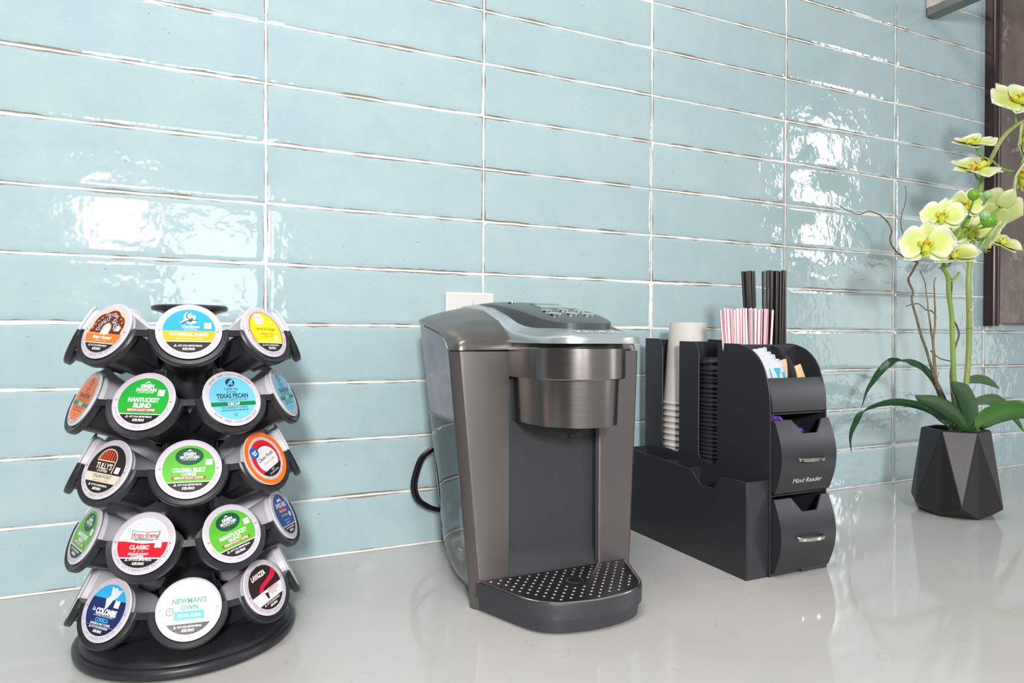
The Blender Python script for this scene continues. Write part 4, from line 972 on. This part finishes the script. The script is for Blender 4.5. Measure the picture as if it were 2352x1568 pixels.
STEM1 = [(1.390, -.2, .1249), (1.3791, -.2013, .1723), (1.3636, -.2027, .2173), (1.3561, -.204, .2805), (1.351, -.2053, .3287), (1.3405, -.2067, .3657), (1.3369, -.208, .3905), (1.3245, -.2093, .4034), (1.3201, -.2107, .4095), (1.3254, -.212, .4386), (1.3547, -.2133, .4602), (1.3592, -.2147, .4732), (1.3741, -.216, .4834), (1.3775, -.2173, .4943), (1.3869, -.2187, .4998), (1.4056, -.22, .5113)]
STEM2 = [(1.4036, -.19, .1253), (1.4064, -.1921, .1701), (1.4091, -.1943, .2119), (1.412, -.1964, .2662), (1.4086, -.1986, .3373), (1.4031, -.2007, .3938), (1.4105, -.2029, .4661), (1.4239, -.205, .5383), (1.4248, -.2071, .5549), (1.4269, -.2093, .5694), (1.4494, -.2114, .6047), (1.4712, -.2136, .6343), (1.5021, -.2157, .6587), (1.5262, -.2179, .6705), (1.5853, -.22, .6904)]
ms = mat('orchid_stem_green', (140, 176, 78), .4, sub=.1)
mb = MB(); mb.tube(pp(smoothpath(STEM1, 5)), [.0042-.0020*i/75 for i in range(76)], 10)
for i in (18, 30, 42, 55): 
    p = smoothpath(STEM1, 5)[i]; mb.tube(pp([p+Vector((0, 0, -.002)), p, p+Vector((0, 0, .002))]), [.0036, .0047, .0036], 10)
mb.build('stem', ms, ORC, smooth=60)
mb = MB(); mb.tube(pp(smoothpath(STEM2, 5)), [.0046-.0016*i/70 for i in range(71)], 10)
for i in (18, 27): 
    p = smoothpath(STEM2, 5)[i]; mb.tube(pp([p+Vector((0, 0, -.002)), p, p+Vector((0, 0, .002))]), [.004, .0056, .004], 10)
mb.build('stem', mat('orchid_stem_olive', (158, 172, 92), .4, sub=.1), ORC, smooth=60)
# plant ties
for z, x in ((.342, 1.4083), (.262, 1.4117)):
    mb = MB(); mb.tube(pp([(x-.005, -.203, z-.004), (x, -.2042, z), (x+.005, -.203, z+.004)]), .0012, 6); mb.build('plant_tie', mat('tie_white', (226, 224, 220), .4), ORC)
# twigs
mt = m_speck('twig_brown', (96, 84, 66), .8, (134, 122, 92), 220, .4); mt2 = m_speck('twig_pale', (150, 124, 96), .8, (122, 112, 78), 220, .4)
def twig(L, r0, r1, m, k=5):
    r0 *= .8; r1 *= .9; P = smoothpath(L, k); P = [p + Vector((noise.noise(p*60)*.0016, 0, noise.noise(p*55+Vector((3, 3, 3)))*.0016)) for p in P]; mb = MB()
    mb.tube(pp(P), [r0+(r1-r0)*i/(len(P)-1) for i in range(len(P))], 7); return mb.build('twig', m, ORC, smooth=60)
T1 = [(1.3743, -.2, .126), (1.3312, -.1929, .219), (1.3203, -.1857, .2637), (1.315, -.1786, .294), (1.3131, -.1714, .3217), (1.3109, -.1643, .3548), (1.3234, -.1571, .3695), (1.3223, -.15, .39), (1.3383, -.1429, .4024), (1.3624, -.1357, .4201), (1.3753, -.1286, .426), (1.3528, -.1214, .4333), (1.3326, -.1143, .4506), (1.3332, -.1071, .4677), (1.3476, -.1, .4836), (1.3445, -.0929, .5016), (1.3297, -.0857, .5156), (1.3161, -.0786, .5196), (1.3015, -.0714, .5149), (1.2891, -.0643, .5174), (1.2743, -.0571, .526), (1.2605, -.05, .5371)]
twig(T1, .0028, .0008, mt)
twig([(1.3828, -.19, .126), (1.356, -.18, .2006), (1.3614, -.17, .2659), (1.3694, -.16, .2942), (1.3772, -.15, .3306), (1.3861, -.14, .3633), (1.395, -.13, .3896), (1.3965, -.12, .4146)], .0030, .0007, mt2)
twig([(1.3851, -.19, .126), (1.3459, -.1833, .2239), (1.3486, -.1767, .2868), (1.363, -.17, .3224), (1.3705, -.1633, .3661), (1.3794, -.1567, .3811), (1.393, -.15, .3981)], .0030, .0008, mt2)
twig([(1.363, -.17, .3224), (1.3785, -.16, .3300), (1.3873, -.148, .34), (1.3901, -.136, .342), (1.3913, -.124, .351), (1.3958, -.112, .3532), (1.3882, -.1, .3488)], .0016, .0010, mt)
twig([(1.3582, -.2, .2528), (1.3571, -.1825, .2574), (1.3480, -.172, .270)], .0012, .0010, mt)
twig([(1.3766, -.2, .126), (1.3587, -.2, .2173), (1.3606, -.2, .2455), (1.3672, -.2, .2731), (1.3785, -.2, .2972), (1.3737, -.2, .311), (1.355, -.205, .3246), (1.3468, -.207, .3425), (1.3454, -.208, .3634), (1.3565, -.2, .3905), (1.3291, -.2, .4073)], .0022, .0014, mt)
twig([(1.3753, -.1286, .426), (1.3879, -.12, .4375), (1.3812, -.1114, .453), (1.3754, -.1029, .4788), (1.3803, -.0943, .4985), (1.3947, -.0857, .5193), (1.4177, -.0771, .5452), (1.431, -.0686, .5668), (1.4407, -.06, .5817)], .0014, .0007, mt)
twig([(1.343, -.183, .21), (1.349, -.183, .222), (1.352, -.184, .235)], .001, .0006, mt2)
# leaves
def leafmat(name, c1, c2):
    m = mat(name, c1, .32, sub=.05); t = NT(m); uv = t.add('ShaderNodeUVMap', uv_map='UVMap').outputs[0]; s_ = t.add('ShaderNodeSeparateXYZ'); t.link(uv, s_.inputs[0])
    d = t.math('ABSOLUTE', t.math('SUBTRACT', s_.outputs[0], .5)); t.link(t.mix(t.ramp(d, 0, .5), lin(c2), lin(c1)), t.b.inputs['Base Color'])
    t.bump(t.math('SINE', t.math('MULTIPLY', s_.outputs[0], 90)), .12, .0006); return m
lf1 = leafmat('leaf_deep_green', (38, 78, 36), (50, 96, 46)); lf2 = leafmat('leaf_fresh_green', (54, 104, 36), (72, 124, 50)); lf3 = leafmat('leaf_grass_green', (34, 76, 46), (46, 90, 54))
def leaf(L, w, m, side, prof='broad', fold=.3, twist=0, label=None):
    P = smoothpath(L, 6); n = len(P)-1; side = Vector(side).normalized()
    def wf(v):
        if prof == 'broad': return w*.82*(.30+.70*ss(min(1, v/.42)))*max(.02, 1-max(0, (v-.42)/.58)**1.9)
        return w*(.55+.45*ss(min(1, v/.5)))*max(.02, (1-max(0, (v-.5)/.5)**1.5))
    def fn(u, v):
        i = min(n, int(round(v*n))); p = P[i]; Tn = (P[min(n, i+1)]-P[max(0, i-1)]).normalized(); sd = side
        if twist: sd = Matrix.Rotation(R(twist)*v, 3, Tn) @ side
        S_ = (sd - Tn*sd.dot(Tn)).normalized(); N = Tn.cross(S_); q = (u-.5)*2; W_l = wf(v)
        o = p + S_*q*W_l*.5 + N*(fold*abs(q)*W_l*.5*(1 if N.z > 0 else -1)); return (o.x-PC[0], o.y-PC[1], o.z)
    mb = MB(); mb.grid(fn, 8, n); return mb.build('leaf', m, ORC, smooth=60, solid=.0010)
leaf([(1.3674, -.2, .125), (1.3663, -.1891, .1716), (1.3564, -.1782, .2093), (1.3487, -.1673, .2318), (1.3397, -.1564, .2441), (1.3271, -.1455, .2498), (1.3189, -.1345, .2518), (1.3105, -.1236, .2478), (1.2997, -.1127, .2308), (1.2976, -.1018, .2142), (1.2965, -.0909, .1957), (1.2986, -.08, .166)], .016, lf3, (.9, -.5, .1), 'thin', .3, 50)
leaf([(1.3500, -.21, .125), (1.3455, -.208, .1461), (1.3464, -.196, .1557), (1.3364, -.184, .1694), (1.3139, -.172, .1787), (1.277, -.16, .1834), (1.2493, -.148, .1782), (1.227, -.136, .1656), (1.2225, -.124, .1433), (1.2294, -.112, .1199), (1.2481, -.1, .093)], .015, lf3, (.4, -.8, .5), 'thin', .3, 30)
leaf([(1.3640, -.215, .126), (1.3541, -.23, .1428), (1.3183, -.24, .1648), (1.2748, -.25, .1814), (1.2276, -.26, .1942), (1.1822, -.27, .2019), (1.1499, -.28, .2096)], .030, lf1, (.1, -.3, 1), 'broad', .5)
leaf([(1.3700, -.21, .126), (1.3660, -.23, .1388), (1.3600, -.238, .1627), (1.3370, -.246, .1855), (1.3087, -.254, .2043), (1.2763, -.262, .2159), (1.2485, -.27, .2262)], .042, lf1, (.7, -.25, .6), 'broad', .45)
leaf([(1.3756, -.215, .126), (1.3720, -.232, .1387), (1.3783, -.238, .1532), (1.3992, -.246, .1635), (1.4262, -.254, .1709), (1.4499, -.262, .1721), (1.494, -.27, .1656), (1.54, -.277, .150)], .052, lf2, (-.1, -.35, .9), 'broad', .25)
leaf([(1.3960, -.19, .126), (1.4111, -.1783, .1754), (1.4425, -.1667, .204), (1.4909, -.155, .2148), (1.5497, -.1433, .2129), (1.5945, -.1317, .2045), (1.6362, -.12, .1942)], .026, lf2, (.2, -.5, .75), 'broad', .35)
leaf([(1.4008, -.19, .126), (1.4391, -.18, .1704), (1.5078, -.17, .1795), (1.5649, -.16, .1725), (1.6244, -.15, .1486), (1.6821, -.14, .1093)], .030, lf2, (.1, -.5, .75), 'broad', .3)
leaf([(1.3880, -.185, .126), (1.41, -.17, .155), (1.45, -.15, .168), (1.49, -.13, .172)], .028, lf1, (.1, -.5, .75), 'broad', .3)
# flowers
def petmat(name, edge, mid):
    m = mat(name, edge, .45, sub=.12); t = NT(m); uv = t.add('ShaderNodeUVMap', uv_map='UVMap').outputs[0]; s_ = t.add('ShaderNodeSeparateXYZ'); t.link(uv, s_.inputs[0])
    du = t.math('MULTIPLY', t.math('ABSOLUTE', t.math('SUBTRACT', s_.outputs[0], .5)), 1.7); dv = t.math('MULTIPLY', s_.outputs[1], .95)
    d = t.math('ADD', t.math('MULTIPLY', du, du), t.math('MULTIPLY', dv, dv)); d = t.math('ADD', d, t.math('MULTIPLY', t.noise(9, uv, 2), .25))
    vein = t.math('MULTIPLY', t.math('ABSOLUTE', t.math('SINE', t.math('MULTIPLY', s_.outputs[0], 26))), .10)
    t.link(t.mix(t.ramp(t.math('SUBTRACT', d, vein), .35, 1.05), lin(mid), lin(edge)), t.b.inputs['Base Color']); return m
pm = petmat('petal_lime_cream', (240, 240, 220), (206, 216, 112)); pb = petmat('petal_back', (222, 228, 180), (196, 210, 130))
ml = mat('lip_lime', (208, 214, 62), .4, sub=.1); mo = mat('lip_orange', (226, 164, 40), .4); mbud = mat('bud_green', (112, 172, 40), .3, sub=.1); mbud2 = mat('bud_pale', (158, 196, 132), .35, sub=.1); mred = mat('lip_red', (150, 60, 34), .5)
def petal_mb(mb, ang, L, w, cup, lift, base=.002, k=1.0):
    ca, sa = math.cos(R(ang)), math.sin(R(ang))
    def fn(u, v):
        q = (u-.5)*2; wv = w*.5*(math.sin(math.pi*min(1, .14+.86*v)**k)**.62 if v < .999 else .02); wv = max(wv, .0012)
        r = base + L*v - .10*L*q*q*v; x = q*wv; z = lift*v*v*L + cup*(q*q)*wv + .06*w*math.sin(v*5+q*2)*.3
        return (r*ca - x*sa, r*sa + x*ca, z)
    return mb.grid(fn, 8, 10)
def flower(c, n, up, s, back=False, cupf=.25, label=None):
    n = Vector(n).normalized(); up = Vector(up); up = (up - n*up.dot(n)).normalized(); r = up.cross(n)
    Mx = Matrix((r, up, n)).transposed().to_4x4(); Mx.translation = Vector((c[0]-PC[0], c[1]-PC[1], c[2]))
    m = pb if back else pm
    mb = MB(); petal_mb(mb, 90, .036*s, .027*s, cupf*.6, .18*(1 if cupf > 0 else -1)); petal_mb(mb, 222, .036*s, .026*s, cupf*.6, .15, k=1.1); petal_mb(mb, 318, .036*s, .026*s, cupf*.6, .15, k=1.1)
    f = mb.build('flower', m, ORC, smooth=60, solid=.0007); f.matrix_local = Mx
    for a in (8, 172):
        mb = MB(); petal_mb(mb, a, .037*s, .050*s, cupf, .10, k=1.35); p = mb.build('petal', m, f, smooth=60, solid=.0007); p.location = (0, 0, .0012)
    mb = MB(); 
    mb.tube([(0, -.002*s, .001), (0, -.006*s, .007*s), (0, -.013*s, .010*s), (0, -.019*s, .007*s)], [.0022*s, .0050*s, .0052*s, .0012*s], 10)
    for sg in (-1, 1): mb.tube([(0, -.003*s, .003), (sg*.007*s, -.001*s, .009*s), (sg*.0085*s, .004*s, .011*s)], [.0022*s, .0034*s, .0008*s], 8)
    for sg in (-1, 1): mb.tube([(0, -.018*s, .008*s), (sg*.003*s, -.022*s, .011*s), (sg*.005*s, -.021*s, .015*s)], [.0010*s, .0007*s, .0005*s], 6)
    mb.build('lip', ml, f, smooth=60)
    mb = MB(); mb.tube([(0, .004*s, .001), (0, .003*s, .006*s), (0, -.001*s, .009*s)], [.0022*s, .0030*s, .0022*s], 10); mb.build('column', mo, f, smooth=60)
    mb = MB()
    for sg in (-1, 1): mb.tube([(sg*.002*s, -.004*s, .009*s), (sg*.005*s, .0*s, .0125*s)], [.0007*s, .0005*s], 5)
    mb.build('lip_marking', mred, f, smooth=60)
    return f
V = (-1.15, -.75, -.12)   # roughly towards the room
FL = [
 ((1.2025, -.26, .4302), (-.85, -.55, .15), (.1, 0, 1), 1.0, False, .22),
 ((1.2552, -.25, .4773), (-.8, -.5, .45), (.25, 0, 1), .84, False, .25),
 ((1.3659, -.22, .5108), (-.8, -.4, .1), (.5, 0, .8), .70, False, .45),
 ((1.3063, -.235, .4213), (-.5, -.4, .85), (.4, .3, 1), .98, False, .28),
 ((1.3997, -.23, .4581), (.55, -.5, -.45), (.3, 0, 1), .98, True, .22),
 ((1.4539, -.22, .5124), (.55, .45, .35), (.55, 0, .8), 1.0, True, .3),
 ((1.4168, -.2, .6206), (-.35, -.35, .85), (.6, 0, -.2), .92, False, .35),
 ((1.4006, -.21, .5723), (-.30, -.45, .80), (-.7, 0, .3), 1.08, False, .35),
 ((1.4936, -.22, .6975), (-.25, -.6, .5), (-.3, 0, 1), 1.30, False, .2),
 ((1.4869, -.23, .575), (.25, -.55, -.2), (-.5, 0, 1), 1.35, True, .2),
 ((1.5511, -.2, .6504), (.2, -.6, -.1), (.2, 0, 1), 1.1, True, .2),
 ((1.4069, -.2, .4714), (-.7, -.6, .2), (-.2, 0, 1), .85, False, .3),
 ((1.4776, -.21, .4546), (-.1, -.5, .55), (.5, 0, .5), .85, False, .3)]
for f in FL: flower(*f)
def ped(a, b, sag=.006):
    a = Vector(a); b = Vector(b); m_ = (a+b)/2 + Vector((0, 0, -sag)); mb = MB(); mb.tube(pp(smoothpath([a, m_, b], 6)), .0017, 8); return mb.build('flower_stalk', ms, ORC, smooth=60)
def nearest(p):
    P = smoothpath(STEM1[6:], 4) + smoothpath(STEM2[6:], 4); p = Vector(p); return min(P, key=lambda q: (q-p).length)
for f in FL: n = Vector(f[1]).normalized(); c = Vector(f[0]) - n*.002; ped(nearest(c + Vector((0, 0, -.01))), c)
BD = [((1.3156, -.26, .515), .0090, mbud), ((1.354, -.26, .4786), .0120, mbud), ((1.3093, -.28, .4790), .0075, mbud2), ((1.3675, -.25, .5216), .0070, mbud2)]
for c, r, m in BD:
    mb = MB(); mb.lathe([(.0001, -r*1.05), (r*.45, -r*.92), (r*.85, -r*.5), (r, 0), (r*.86, r*.5), (r*.5, r*.88), (r*.15, r*1.08), (.0001, r*1.12)], 20, cap0=False, cap1=False, M=Matrix.Translation((c[0]-PC[0], c[1]-PC[1], c[2])) @ Matrix.Rotation(R(18), 4, 'Y'))
    mb.build('bud', m, ORC, smooth=70); ped(nearest(c), (c[0], c[1], c[2]-r*.8), .004)
mb = MB(); mb.tube(pp([(1.3338, -.208, .388), (1.345, -.209, .386), (1.356, -.21, .394), (1.362, -.21, .400)]), .0020, 8); mb.build('flower_stalk', ms, ORC, smooth=60)
